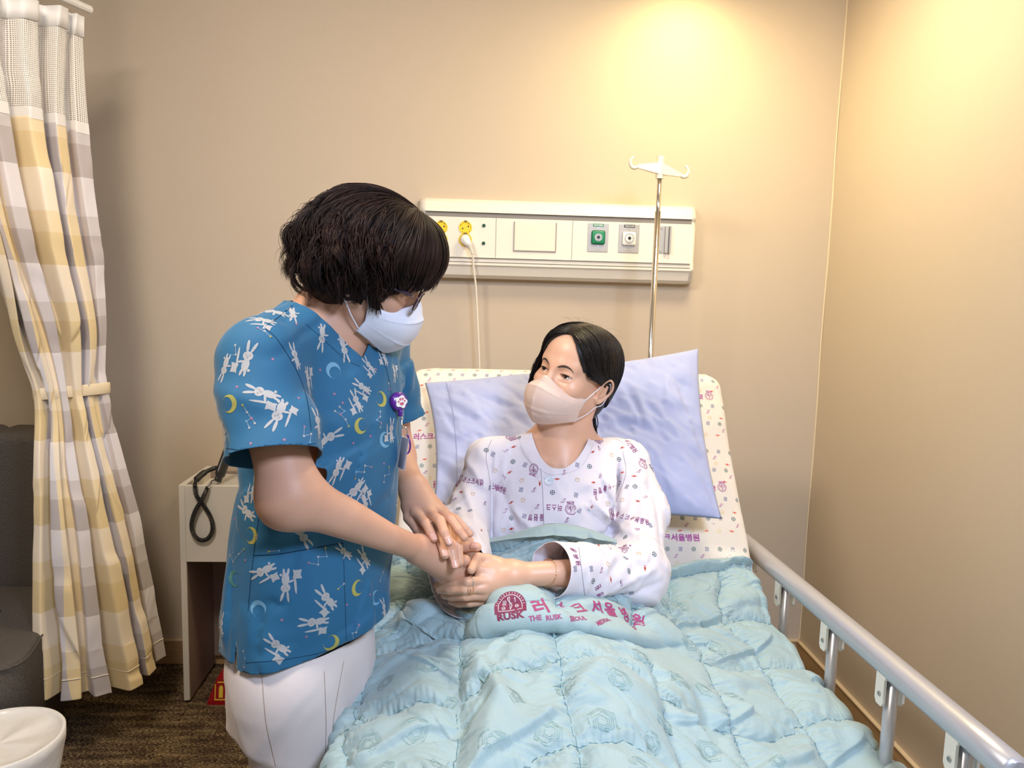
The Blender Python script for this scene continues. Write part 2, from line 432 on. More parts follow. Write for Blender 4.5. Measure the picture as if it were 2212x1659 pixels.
# ================================================================ bed-head console on the wall
M_alu = mat('white_enamel', lin(238, 232, 222), .32); M_cream = mat('cream_panel', lin(236, 228, 212), .45)
M_grey = mat('grey_groove', lin(140, 134, 126), .5); M_yel = mat('yellow_socket', lin(246, 208, 20), .4)
M_blk = mat('black_plastic', (.012, .012, .013), .35); M_steel = mat('brushed_steel', (.42, .42, .42), .35, .8)
M_green = mat('green_plastic', lin(20, 130, 84), .4); M_white = mat('white_plastic', lin(240, 238, 232), .35); M_silver = mat('silver_plate', lin(176, 174, 170), .4, .2)
con = tag(empty('bed_head_console', (.3, 0, 1.5)), 'long cream wall panel with sockets and gas outlets above the bed', 'wall panel')
CX0, CX1 = -.145, .742
prof = [(0, 1.633), (-.028, 1.637), (-.05, 1.626), (-.066, 1.603), (-.07, 1.592), (-.064, 1.588), (-.064, 1.577), (-.066, 1.576), (-.066, 1.447), (-.069, 1.445), (-.069, 1.432), (-.073, 1.430), (-.073, 1.421), (-.066, 1.415), (-.055, 1.388), (-.04, 1.378), (0, 1.376)]
mb = MB(); n = len(prof)
V = [(x, p[0], p[1]) for x in (CX0, CX1) for p in prof]
Fq = [(i, i+1, i+1+n, i+n) for i in range(n-1)]
mb.add(V, Fq, [1 if 4 <= i <= 6 else 0 for i in range(n-1)])
mb.build('body', [M_cream, M_grey], con)
for s, x0 in ((-1, CX0), (1, CX1)):
    mb = MB(); k = 8; V = []
    for q in range(k+1):
        t = q/k*math.pi/2; off = .022*math.sin(t); sc = math.cos(t)*.5+.5
        V += [(x0+s*off, p[0]*math.cos(t)**.5 if q < k else p[0]*.3, 1.507+(p[1]-1.507)*(.985 if q == k else 1-(.02*(1-math.cos(t))))) for p in prof]
    Fq = [(q*n+i, q*n+i+1, (q+1)*n+i+1, (q+1)*n+i) for q in range(k) for i in range(n-1)]
    mb.add(V, Fq); mb.build('end_cap', mat('end_cap_grey', lin(222, 216, 204), .35), con, smooth=True)
mb = MB()
for zz in (1.4445, 1.4305): mb.box((CX0, -.0745, zz-.0012), (CX1, -.06, zz+.0012), mi=0)
for xx in (.088, .342): mb.box((xx-.0007, -.0667, 1.447), (xx+.0007, -.06, 1.577))
mb.box((CX0, -.0668, 1.5765), (CX1, -.06, 1.580))
mb.build('panel_joint', M_grey, con)
def disc(mb, x, z, r, y0, y1, mi=0, n=24):
    M = Matrix.Translation((x, 0, z)) @ Matrix.Rotation(math.pi/2, 4, 'X')
    mb.lathe([(r, -y1), (r, -y0)], n=n, mi=mi, M=M); return mb
SOCK = [(-.093, 1.540), (-.093, 1.502), (-.013, 1.542), (-.013, 1.503)]
for i, (x, z) in enumerate(SOCK):
    mb = MB(); Mx = Matrix.Translation((x, -.066, z)) @ Matrix.Rotation(math.pi/2, 4, 'X')
    mb.lathe([(.0215, 0), (.0215, .0035), (.0185, .0035), (.0175, .0009), (.001, .0009)], M=Mx, n=32, cap=False)
    for a, c in ((.35, .01), (3.5, .01)): disc(mb, x+c*math.cos(a), z+c*math.sin(a), .0026, -.0674, -.0665, 1, 12)
    for a in (.9, 2.6, 4.1, 5.6): mb.box((x+.0185*math.cos(a)-.002, -.0694, z+.0185*math.sin(a)-.002), (x+.0185*math.cos(a)+.002, -.066, z+.0185*math.sin(a)+.002), mi=2)
    mb.box((x-.005, -.0698, z+.0175), (x+.005, -.067, z+.0225), mi=2)
    mb.build('power_socket', [M_yel, M_blk, mat('socket_clip', lin(120, 96, 30), .4)], con, auto=40)
for z in (1.550, 1.4925):
    mb = MB(); disc(mb, .0475, z, .0058, -.069, -.066); disc(mb, .0475, z, .0028, -.0696, -.069, 1, 12)
    mb.build('ground_terminal', [mat('dark_green', lin(34, 92, 60), .4), M_blk], con, auto=40)
# nameplate holder
mb = MB(); x0, x1, z0, z1 = .150, .286, 1.474, 1.567
for lo, hi in (((x0-.003, -.0705, z0-.004), (x1+.003, -.066, z0)), ((x0-.003, -.0705, z0), (x0, -.066, z1)), ((x1, -.0705, z0), (x1+.003, -.066, z1))): mb.box(lo, hi, .0008)
hold = mb.build('name_card_holder', mat('holder_grey', lin(160, 156, 150), .4), con)
c = [(x0, z0), (x1, z0), (x1, z1-.001)]+[((x0+x1)/2+.011*math.cos(t), z1-.001-.0105*math.sin(t)) for t in np.linspace(0, math.pi, 10)]+[(x0, z1-.001)]
mb = MB(); mb.extr(c, .0672, .0682, Matrix.Rotation(math.pi/2, 4, 'X')); mb.build('name_card', mat('blank_card', lin(240, 226, 206), .5), hold)
def text_on_wall(s, x, z, h, y, m, parent, name='lettering', wide=1., bold=.02, ctr=True):
    V, Fs = text2d(s, bold); V = V.copy(); sc = h/.7
    wdt = V[:, 0].max()-V[:, 0].min(); xo = -(V[:, 0].max()+V[:, 0].min())/2 if ctr else 0
    return link(name, mesh([(x+(v[0]+xo)*sc*wide, y, z+(v[1]-.35)*sc) for v in V], Fs), m, parent, False)
for cx, kind in ((.428, 'oxygen'), (.532, 'vacuum')):
    mb = MB(); mb.box((cx-.0345, -.0685, 1.4755), (cx+.0345, -.066, 1.5695), .001)
    plate = mb.build(kind+'_outlet', M_silver, con)
    fc = M_green if kind == 'oxygen' else M_white
    mb = MB(); mb.box((cx-.018, -.0692, 1.5585), (cx+.018, -.0685, 1.5675)); mb.build('sign_strip', M_green if kind == 'oxygen' else M_blk, plate)
    text_on_wall(kind.upper(), cx, 1.563, .0052, -.0695, M_white, plate)
    mb = MB(); mb.box((cx-.0225, -.076, 1.5005), (cx+.0225, -.0685, 1.5455), .006, seg=4)
    disc(mb, cx, 1.523, .0165, -.0775, -.076, 1); disc(mb, cx, 1.523, .0125, -.0783, -.0775, 2); disc(mb, cx, 1.523, .0055, -.079, -.0775, 3)
    for a in (1.57, -1.57, 0): disc(mb, cx+.0098*math.cos(a), 1.523+.0098*math.sin(a), .0013, -.0789, -.078, 3, 8)
    mb.build('valve', [M_white if kind == 'vacuum' else M_green, fc if kind == 'oxygen' else M_silver, M_silver if kind == 'oxygen' else M_white, M_blk], plate, auto=40)
    for z in (1.5535, 1.4925): disc(MB(), cx-.0, z, .003, -.0697, -.0685).build('screw', M_steel, plate, auto=40)
    text_on_wall('GAS OUTLET', cx, 1.482, .0022, -.0687, M_grey, plate, 'small_lettering', bold=0)
# rail bracket on the console
mb = MB(); mb.box((.628, -.069, 1.478), (.672, -.066, 1.567)); mb.box((.652, -.078, 1.478), (.662, -.066, 1.567), .001); mb.box((.666, -.082, 1.478), (.672, -.066, 1.567), .001)
disc(mb, .640, 1.561, .004, -.071, -.069); disc(mb, .640, 1.486, .004, -.071, -.069)
mb.build('slide_bracket', M_silver, con)
# plug and cable
plug = tag(empty('power_plug', (-.013, -.07, 1.503)), 'white round plug with a thin cable hanging from the yellow socket', 'plug')
mb = MB(); d = np.array([.42, -.75, -.5]); d /= np.linalg.norm(d); p0 = np.array([-.013, -.068, 1.503])
P = [p0+np.array([0, -.004, 0]), p0+np.array([.0, -.016, -.002]), p0+np.array([.008, -.026, -.012]), p0+np.array([.016, -.03, -.024])]
mb.tube(P, [.0172, .0165, .0125, .007], 18); mb.build('plug_body', M_white, plug, smooth=True)
mb = MB(); q = P[-1]
for k in range(6):
    a = q+np.array([.0016, -.0002, -.0042])*k; mb.tube([a, a+np.array([.0008, 0, -.0022])], [.0062, .0060], 12)
mb.build('strain_relief', M_cream, plug, smooth=True)
cb = catmull([q, q+V3(.009, 0, -.026), at(1023, 580, y=-.085), at(1028, 620, y=-.075), at(1031, 680, y=-.07), at(1034, 745, y=-.07), at(1036, 800, y=-.07), at(1040, 950, y=-.07), at(1050, 1150, y=-.07)], 10)
MB().tube(cb, .0031, 8).build('cable', M_cream, plug, smooth=True)

# ================================================================ infusion pole
M_chrome = mat('chrome', (.75, .73, .70), .14, 1)
iv = tag(empty('infusion_pole', (.565, -.33, .42)), 'chrome drip pole with cream two-hook head behind the bed', 'pole')
top = at(1425, 383, y=-.33); bot = at(1405, 772, y=-.33); dr = (bot-top)/np.linalg.norm(bot-top); low = top+dr*((top[2]-.42)/-dr[2])
mid = top+dr*.19
MB().tube([top+V3(0, 0, .01), mid], .0068, 20).build('upper_tube', M_chrome, iv, smooth=True)
MB().tube([top, low], .0092, 20).build('pole', M_chrome, iv, smooth=True) if False else MB().tube([top+dr*.10, low], .0088, 20).build('pole', M_chrome, iv, smooth=True)
mb = MB(); hc = at(1426, 363, y=-.33); M_iv = mat('cream_plastic', lin(238, 226, 200), .35)
L_ = at(1378, 357, y=-.33); R_ = at(1470, 376, y=-.33)
mb.tube([top-V3(0, 0, .004), hc+V3(0, 0, .034)], [.0125, .0115], 20)
def wedge(mb, a, b, h0, h1, d0, d1):
    a, b = V3(a), V3(b); V = []
    for p, h, d_ in ((a, h0, d0), (b, h1, d1)):
        for sy, sz in ((-1, -1), (1, -1), (1, 1), (-1, 1)): V.append(p+V3(0, sy*d_, sz*h))
    mb.add(V, [(0, 1, 2, 3), (4, 7, 6, 5), (0, 4, 5, 1), (1, 5, 6, 2), (2, 6, 7, 3), (3, 7, 4, 0)])
for E_ in (L_, R_): wedge(mb, hc-V3(0, 0, .002), E_-V3(0, 0, .003), .017, .0055, .013, .006)
mb.build('hanger_head', M_iv, iv)
for E_, s in ((L_, -1), (R_, 1)):
    pts = [E_-V3(0, 0, .004), E_+V3(s*.010, 0, -.008), E_+V3(s*.019, 0, -.004), E_+V3(s*.023, 0, .008), E_+V3(s*.019, 0, .019), E_+V3(s*.012, 0, .024)]
    MB().tube(catmull(pts, 6), np.interp(np.linspace(0, 1, 31), [0, .3, .85, 1], [.0055, .006, .0045, .003]), 10).build('hook', M_iv, iv, smooth=True)

# ================================================================ small cabinet, phone, coiled cord
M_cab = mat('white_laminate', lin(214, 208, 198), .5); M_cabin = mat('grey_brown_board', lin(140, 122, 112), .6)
cab = tag(empty('bedside_cabinet', (-.66, -.14, 0)), 'tall white open cabinet by the back wall behind the nurse', 'cabinet')
cx0, cx1, cy0 = -.882, -.47, -.278
MB().box((cx0, cy0, .01), (cx0+.018, -.016, .716), .001).build('side_panel', M_cab, cab)
MB().box((cx1-.018, cy0, .01), (cx1, -.016, .716), .001).build('side_panel', M_cab, cab)
MB().box((cx0+.018, cy0+.001, .470), (cx1-.018, cy0+.018, .714), .001).build('apron', M_cab, cab)
MB().box((cx0+.018, cy0+.018, .662), (cx1-.018, -.018, .676)).build('tray', M_cab, cab)
MB().box((cx0+.018, -.03, .04), (cx1-.018, -.018, .70)).build('back_panel', M_cabin, cab)
MB().box((cx0+.0175, cy0+.004, .012), (cx0+.0192, -.03, .47)).build('inner_face', M_cabin, cab)
ph = tag(empty('telephone', (-.77, -.18, .68)), 'black desk telephone in the cabinet top with handset leaning up', 'telephone')
MB().box((-.82, -.25, .677), (-.68, -.07, .704), .006).build('base', mat('phone_grey', lin(190, 186, 180), .5), ph)
mb = MB(); hs = catmull([at(470, 1040, y=-.22), at(484, 1000, y=-.19), at(500, 955, y=-.16)], 8)
mb.tube(hs, [.014]*3+[.020]*11+[.018]*3, 14, flat=(.6, (1, -.5, 0))); mb.build('handset', mat('phone_black', (.022, .022, .024), .3), ph, smooth=True)
mb = MB(); mb.tube(catmull([at(424, 1036, y=-.25), at(440, 1022, y=-.22), at(462, 1012, y=-.2), at(476, 1010, y=-.2)], 8), [.010]*10+[.007]*15, 12)
mb.build('second_earpiece', mat('phone_black_b', (.02, .02, .02), .35), ph, smooth=True)
cen = catmull([at(424, 1036, y=-.272), at(421, 1050, y=-.286), at(424, 1070, y=-.288), at(440, 1092, y=-.288), at(455, 1118, y=-.289), at(459, 1145, y=-.289), at(448, 1164, y=-.289), at(431, 1166, y=-.289), at(417, 1152, y=-.292), at(414, 1130, y=-.293), at(422, 1103, y=-.294), at(436, 1080, y=-.295), at(445, 1060, y=-.292), at(449, 1052, y=-.288)], 60)
T = np.gradient(cen, axis=0); T /= np.linalg.norm(T, axis=1)[:, None]; U_ = np.cross(T, [0, 1, 0]); W_ = np.cross(T, U_)
ln = np.concatenate([[0], np.cumsum(np.linalg.norm(np.diff(cen, axis=0), axis=1))]); ns = 2600; si = np.linspace(0, ln[-1], ns)
g = lambda A: np.stack([np.interp(si, ln, A[:, q]) for q in range(3)], 1)
phs = si/.0042*2*math.pi
coil = g(cen)+g(U_)*(np.cos(phs)*.0056)[:, None]+g(W_)*(np.sin(phs)*.0056)[:, None]
tail = catmull([coil[-1], at(455, 1046, y=-.282), at(458, 1038, y=-.27), at(470, 1036, y=-.25)], 8)
MB().tube(np.vstack([coil, tail[1:]]), .0016, 5).build('coiled_cord', M_blk, ph, smooth=True)

# ================================================================ red stand of the fire extinguisher
M_red = mat('red_plastic', lin(158, 20, 28), .35); M_gold = mat('gold_print', lin(232, 200, 70), .4)
fs = tag(empty('extinguisher_stand', (-.7, -.2, 0)), 'red plastic extinguisher stand with gold writing on the floor by the cabinet', 'stand')
X0, X1, Y0, Y1 = -.805, -.56, -.288, -.045
V = [(X0, Y0, 0), (X1, Y0, 0), (X1, Y1, 0), (X0, Y1, 0), (X0, Y0, .012), (X1, Y0, .012), (X1, Y1, .012), (X0, Y1, .012), (X0+.028, Y0+.012, .085), (X1-.028, Y0+.012, .085), (X1-.028, Y1, .085), (X0+.028, Y1, .085)]
mb = MB(); mb.add(V, [(3, 2, 1, 0), (0, 1, 5, 4), (1, 2, 6, 5), (2, 3, 7, 6), (3, 0, 4, 7), (4, 5, 9, 8), (5, 6, 10, 9), (6, 7, 11, 10), (7, 4, 8, 11), (8, 9, 10, 11)])
mb.build('base', M_red, fs)
MB().box((X0+.05, Y0+.05, .085), (X1-.05, Y1-.01, .10), .006).build('rim', M_red, fs)
def slab_text(s, x, z, h, bold=.02):
    V, Fs = text2d(s, bold); sc = h/.7
    return [(x+v[0]*sc, Y0+.012*((z+v[1]*sc-.012)/.073)-.0012, z+v[1]*sc) for v in V], Fs
mb = MB(); mb.add(*slab_text('소화기', -.728, .037, .033, .025)); mb.add(*slab_text('FIRE EXTINGUISHER', -.730, .018, .011, .03))
for lo, hi in (((-.783, .016), (-.743, .020)), ((-.775, .070), (-.743, .074)), ((-.783, .020), (-.780, .066)), ((-.746, .020), (-.743, .074))):
    V = [(x, Y0+.012*((z-.012)/.073)-.0012, z) for x, z in ((lo[0], lo[1]), (hi[0], lo[1]), (hi[0], hi[1]), (lo[0], hi[1]))]; mb.add(V, [(0, 1, 2, 3)])
cyl = [(-.770, .024), (-.757, .024), (-.757, .056), (-.760, .062), (-.766, .062), (-.770, .056)]
mb.add([(x, Y0+.012*((z-.012)/.073)-.0013, z) for x, z in cyl], [tuple(range(6))])
mb.build('gold_lettering', M_gold, fs)

# ================================================================ grey sofa chair
def fabric(name, c1, c2, sc=420):
    m = mat(name, c1, .9, spec=.2); nt = m.node_tree; b = nt.nodes['Principled BSDF']; N = nt.nodes.new; L = nt.links.new
    tc = N('ShaderNodeTexCoord'); mp = N('ShaderNodeMapping'); mp.inputs['Scale'].default_value = (1, 1, .25); n = N('ShaderNodeTexNoise'); n.inputs['Scale'].default_value = sc; n.inputs['Detail'].default_value = 2
    r = N('ShaderNodeValToRGB'); r.color_ramp.elements[0].position = .35; r.color_ramp.elements[1].position = .68; r.color_ramp.elements[0].color = (*c1, 1); r.color_ramp.elements[1].color = (*c2, 1)
    L(tc.outputs['Object'], mp.inputs[0]); L(mp.outputs[0], n.inputs['Vector']); L(n.outputs['Fac'], r.inputs[0]); L(r.outputs[0], b.inputs['Base Color'])
    bp = N('ShaderNodeBump'); bp.inputs['Strength'].default_value = .4; bp.inputs['Distance'].default_value = .001; L(n.outputs['Fac'], bp.inputs['Height']); L(bp.outputs[0], b.inputs['Normal']); return m
M_sofa = fabric('charcoal_weave', lin(72, 67, 63), lin(106, 99, 91), 800)
sofa = tag(empty('sofa_chair', (-1.5, -.4, 0)), 'charcoal grey fabric sofa seat behind the curtain at the left', 'sofa')
def rbox(lo, hi, r, name, parent, M=None, mt=None):
    b = MB(); b.box(lo, hi, r, seg=5, M=M); return b.build(name, mt or M_sofa, parent, smooth=True)
rbox((-1.455, -.30, .16), (-1.225, -.11, .872), .03, 'backrest', sofa)
rbox((-1.82, -.30, .16), (-1.4555, -.11, .872), .03, 'backrest', sofa)
ol = [(-1.83, -.305)]+[(-1.24, -.305), (-1.185, -.33), (-1.165, -.40), (-1.125, -.6), (-1.085, -.77), (-1.11, -.83), (-1.17, -.85), (-1.83, -.85)]
def pad(ol, z0, z1, r, name, m):
    O = np.array(ol); P = []
    for i in range(len(O)):
        a, b = O[i], O[(i+1) % len(O)]; P += [a+(b-a)*t for t in np.linspace(0, 1, 8, endpoint=False)]
    P = np.array(P)
    for _ in range(6): P = (np.roll(P, 1, 0)+2*P+np.roll(P, -1, 0))/4
    c = P.mean(0); rings = [(z0, 0), (z1-r, 0)]+[(z1-r+r*math.sin(t), r*(1-math.cos(t))) for t in np.linspace(.3, 1.57, 5)]+[(z1+.006, .08), (z1+.012, .22)]; V = []; n = len(P)
    for z, ins in rings: q = P-c; L = np.linalg.norm(q, axis=1)[:, None]; V += [tuple(v)+(z,) for v in c+q*(1-ins/L)]
    Fq = [(i*n+j, i*n+(j+1) % n, (i+1)*n+(j+1) % n, (i+1)*n+j) for i in range(len(rings)-1) for j in range(n)]+[tuple(range((len(rings)-1)*n, len(rings)*n)), tuple(range(n))[::-1]]
    return link(name, mesh(V, Fq), m, sofa)
pad(ol, .10, .405, .02, 'seat', M_sofa)
cc = catmull(ol[1:8], 8); MB().tube(np.column_stack([cc, np.full(len(cc), .397)]), .0028, 8).build('piping', M_sofa, sofa, smooth=True)
for x, y in ((-1.25, -.72), (-1.3, -.2), (-1.70, -.74), (-1.75, -.2)): MB().box((x-.02, y-.02, 0), (x+.02, y+.02, .11)).build('leg', M_blk, sofa)

# ================================================================ waste bin with a liner
bn = tag(empty('waste_bin', (-1.045, -.97, 0)), 'round white waste bin with plastic liner on the carpet at lower left', 'bin')
c = (-1.045, -.968, 0); R_ = .128
MB().lathe([(.085, .0), (.092, .004), (R_, .295), (R_+.004, .30), (R_, .304), (R_-.004, .298), (.088, .01), (.001, .01)], c, 48, cap=False).build('body', mat('bin_plastic', lin(226, 224, 218), .4), bn, smooth=True)
nn = 72; V = []; lv = [(.122, .21, .003), (.128, .25, .003), (.1335, .28, .002), (.1345, .303, .0008), (.130, .3065, .0006), (.124, .301, .001), (.118, .296, .002), (.09, .293, .003), (.05, .290, .004), (.001, .291, .001)]
for r, z, a in lv:
    for q in range(nn):
        t = q*2*math.pi/nn; rr = r+a*math.sin(7*t+z*40)*math.cos(3*t+z*90); V.append((c[0]+rr*math.cos(t), c[1]+rr*math.sin(t), z+a*.8*math.sin(5*t+z*50)))
Fq = [(i*nn+q, i*nn+(q+1) % nn, (i+1)*nn+(q+1) % nn, (i+1)*nn+q) for i in range(len(lv)-1) for q in range(nn)]
link('liner', mesh(V, Fq), mat('thin_plastic_bag', lin(238, 234, 226), .3, bump=('noise', 26, .5, .006)), bn)

# ================================================================ curtain
def curtain():
    cu = tag(empty('hospital_curtain', (-1.05, -.45, .1)), 'yellow and grey checked curtain with net top, tied back at the left', 'curtain')
    # centre lines of the gathered cloth at several heights: (px, py, y) left to right
    lines = [
        [(-260, -120, -.95), (-120, -60, -.80), (20, -10, -.66), (120, 15, -.53), (178, 40, -.45)],
        [(-150, 215, -.88), (-60, 230, -.75), (30, 250, -.64), (115, 270, -.54), (192, 292, -.45)],
        [(-60, 480, -.76), (0, 500, -.69), (70, 510, -.61), (150, 520, -.52), (212, 520, -.44)],
        [(28, 700, -.62), (70, 705, -.6), (130, 705, -.55), (185, 700, -.49), (224, 690, -.43)],
        [(80, 852, -.56), (115, 858, -.56), (150, 856, -.53), (190, 848, -.48), (229, 838, -.42)],
        [(88, 1000, -.58), (125, 1010, -.58), (170, 1010, -.54), (215, 1000, -.47), (262, 985, -.40)],
        [(98, 1180, -.58), (145, 1200, -.59), (200, 1200, -.54), (255, 1180, -.45), (304, 1150, -.37)],
        [(110, 1380, -.58), (160, 1400, -.59), (222, 1395, -.53), (283, 1360, -.42), (333, 1325, -.33)],
        [(116, 1485, -.58), (168, 1500, -.59), (235, 1490, -.52), (298, 1450, -.41), (347, 1415, -.31)]]
    A = np.array([[at(a, b, y=c_) for a, b, c_ in ln_] for ln_ in lines])
    nv, nu = 420, 560
    G = cubic_resample(cubic_resample(A, 0, nv), 1, nu)
    tv = np.linspace(0, 1, nv); vv = np.linspace(0, len(lines)-1, nv)
    amp = np.interp(vv, range(9), [.022, .036, .040, .032, .014, .026, .042, .054, .058])
    u = np.linspace(0, 1, nu); npl = 5.6
    du = np.gradient(G, axis=1); du[..., 2] = 0; du /= np.linalg.norm(du, axis=2, keepdims=True); nrm = np.stack([du[..., 1], -du[..., 0], 0*du[..., 0]], 2)
    wob = u[None]+.012*np.sin(7*u[None]+2.2*vv[:, None])*np.sin(3.1*u[None]*3)
    ph = wob*npl
    sq = np.tanh(2.6*np.sin(2*math.pi*ph))/.99
    side = np.sin(2*math.pi*ph*1.0+math.pi/2)
    mod = .75+.35*np.sin(11*u+1)[None]
    # pleats: box like, fold over sideways
    G = G+nrm*(sq*amp[:, None]*mod)[..., None]+du*((-.35*np.sin(4*math.pi*ph))*amp[:, None]*.5)[..., None]
    G[..., 2] += .003*np.sin(2*math.pi*ph)*(vv[:, None] > 7)
    G = G+nrm*(vnoise(np.stack([u[None]*6+0*vv[:, None], vv[:, None]*1.3+0*u[None]], 2), .5, 3)*.006)[..., None]
    Zr = (A[0, :, 2].mean()-G[..., 2])
    # cloth starts below the second line
    k0 = int(nv*1/8*1.0)
    fab = G[k0:]; V = fab.reshape(-1, 3); Fq = grid_faces(*fab.shape[:2])
    # check pattern woven from the position on the cloth: pleat count and height are stored, the shader weaves
    d = np.linalg.norm(np.diff(fab[:, nu//2], axis=0), axis=1); s = np.concatenate([[0], np.cumsum(d)])
    hem_s = s[-1]-.06
    me = mesh(V, Fq); ca = me.color_attributes.new('weave', 'FLOAT_COLOR', 'POINT'); buf = np.ones((len(V), 4), np.float32)
    phs_ = (u[None]*npl+0*fab[..., 0]); buf[:, 0] = (phs_/10).ravel(); buf[:, 1] = np.repeat((s[-1]-s)/.245/20, nu); ca.data.foreach_set('color', buf.ravel())
    m = mat('check_cloth', (1, 1, 1), .62, sheen=.25, bump=('noise', 900, .12, .0006)); nt = m.node_tree; N = nt.nodes.new; L = nt.links.new
    at_ = N('ShaderNodeAttribute'); at_.attribute_name = 'weave'; sp = N('ShaderNodeSeparateColor'); L(at_.outputs['Color'], sp.inputs[0])
    def fr_(o, k, off):
        a = N('ShaderNodeMath'); a.operation = 'MULTIPLY_ADD'; a.inputs[1].default_value = k; a.inputs[2].default_value = off; L(o, a.inputs[0]); f = N('ShaderNodeMath'); f.operation = 'FRACT'; L(a.outputs[0], f.inputs[0]); return f.outputs[0]
    fu = fr_(sp.outputs[0], 10/1.42, .12); fv = fr_(sp.outputs[1], 20, 0); lt = N('ShaderNodeMath'); lt.operation = 'LESS_THAN'; lt.inputs[1].default_value = .52; L(fu, lt.inputs[0])
    rr = []
    for cs in ((lin(230, 207, 158), lin(238, 218, 178), lin(244, 229, 204)), (lin(186, 177, 174), lin(206, 199, 197), lin(226, 220, 221))):
        r = N('ShaderNodeValToRGB'); r.color_ramp.interpolation = 'CONSTANT'; e = r.color_ramp.elements; e[0].position = 0; e[0].color = (*cs[0], 1); e[1].position = .57; e[1].color = (*cs[2], 1); q = e.new(.35); q.color = (*cs[1], 1); L(fv, r.inputs[0]); rr.append(r)
    mx = N('ShaderNodeMix'); mx.data_type = 'RGBA'; L(lt.outputs[0], mx.inputs[0]); L(rr[1].outputs[0], mx.inputs[6]); L(rr[0].outputs[0], mx.inputs[7]); L(mx.outputs[2], nt.nodes['Principled BSDF'].inputs['Base Color'])
    nt.nodes['Principled BSDF'].inputs['Subsurface Weight'].default_value = 0
    o = link('cloth', me, m, cu); solidify(o, .0012, 0)
    # hem and heading seams follow the folds
    mb = MB(); r = int(np.searchsorted(s, hem_s)); P = fab[r]+nrm[k0+r]*.0016; mb.tube(P[::2], .0014, 5)
    mb.build('hem_seam', mat('seam_thread', lin(236, 224, 200), .7), cu, smooth=True)
    mb = MB(); P = fab[2]+nrm[k0+2]*.001; V_ = np.vstack([G[max(k0-4, 0)]+nrm[k0-4]*.0012, fab[1]+nrm[k0+1]*.0015]); mb.add(V_, [(i, i+1, i+1+nu, i+nu) for i in range(nu-1)])
    mb.build('heading_tape', mat('white_tape', lin(236, 232, 226), .7), cu, smooth=True)
    # net with real see-through mesh, two layers of gathers
    net = G[:k0+1]; nvv = net.shape[0]; V = net.reshape(-1, 3); Fq = grid_faces(nvv, nu); me = mesh(V, Fq); uv = me.uv_layers.new(name='UVMap')
    Lw = np.concatenate([[0], np.cumsum(np.linalg.norm(np.diff(net[0], axis=0), axis=1))]); Hh = np.concatenate([[0], np.cumsum(np.linalg.norm(np.diff(net[:, nu//2], axis=0), axis=1))])
    UVp = np.stack(np.meshgrid(Lw, Hh), -1).reshape(-1, 2); li = np.empty(len(me.loops), np.int32); me.loops.foreach_get('vertex_index', li); uv.data.foreach_set('uv', UVp[li].ravel().astype(np.float32))
    m = mat('white_net', lin(240, 236, 228), .7); nt = m.node_tree; N = nt.nodes.new; L2 = nt.links.new; tc = N('ShaderNodeUVMap'); sp = N('ShaderNodeSeparateXYZ'); L2(tc.outputs[0], sp.inputs[0])
    outs = []
    for k in (0, 1):
        a = N('ShaderNodeMath'); a.operation = 'MULTIPLY'; a.inputs[1].default_value = 215; L2(sp.outputs[k], a.inputs[0])
        f = N('ShaderNodeMath'); f.operation = 'FRACT'; L2(a.outputs[0], f.inputs[0]); g2 = N('ShaderNodeMath'); g2.operation = 'LESS_THAN'; g2.inputs[1].default_value = .46; L2(f.outputs[0], g2.inputs[0]); outs.append(g2)
    mx = N('ShaderNodeMath'); mx.operation = 'MAXIMUM'; L2(outs[0].outputs[0], mx.inputs[0]); L2(outs[1].outputs[0], mx.inputs[1]); L2(mx.outputs[0], nt.nodes['Principled BSDF'].inputs['Alpha'])
    link('net_panel', me, m, cu)
    # top heading
    mb = MB(); V_ = np.vstack([G[0]+nrm[0]*.003, G[9]+nrm[9]*.003]); mb.add(V_, [(i, i+1, i+1+nu, i+nu) for i in range(nu-1)]); o = mb.build('top_tape', mat('white_tape_b', lin(240, 238, 234), .6), cu, smooth=True); solidify(o, .003, 0)
    # tie band around the waist of the curtain
    b = V3(at(154, 850, y=-.5)); ax = A[4, -1]-A[4, 0]; half = np.linalg.norm(ax)/2; c_ = (A[4, -1]+A[4, 0])/2+V3(.0, .0, 0); ax /= np.linalg.norm(ax); ay = V3(-ax[1], ax[0], 0); ay /= np.linalg.norm(ay)
    n2 = 64; V = []
    up = V3(0, 0, 1.)
    for zz, rr in ((-.0155, 1), (-.014, 1.02), (.014, 1.02), (.0155, 1)):
        for q in range(n2):
            t = q*2*math.pi/n2; V.append(c_+ax*(half+.008)*math.cos(t)*rr+ay*.036*math.sin(t)*rr+V3(0, 0, zz-.004*math.sin(t)))
    Fq = [(i*n2+q, i*n2+(q+1) % n2, (i+1)*n2+(q+1) % n2, (i+1)*n2+q) for i in range(3) for q in range(n2)]
    o = link('tie_band', mesh(V, Fq), mat('band_cloth', lin(236, 218, 184), .6), cu); solidify(o, .002, 0)
    # rail the curtain hangs from, on two drop rods
    rl = tag(empty('curtain_rail', (-1.05, -.8, 2.1)), 'white ceiling-hung curtain rail above the net panel', 'curtain rail')
    p = G[0]; mb = MB(); zt = p[:, 2].max()+.03; a_ = V3(p[-1][0]+.02, p[-1][1]+.03, zt); b_ = a_+(V3(p[0][0], p[0][1], zt)-a_)*2
    mb.tube([a_, b_], .011, 10); mb.build('track', M_white, rl)
    for t in (.08, .9): q = a_+(b_-a_)*t; MB().tube([q, V3(q[0], q[1], 2.4)], .006, 8).build('drop_rod', M_white, rl)
curtain()
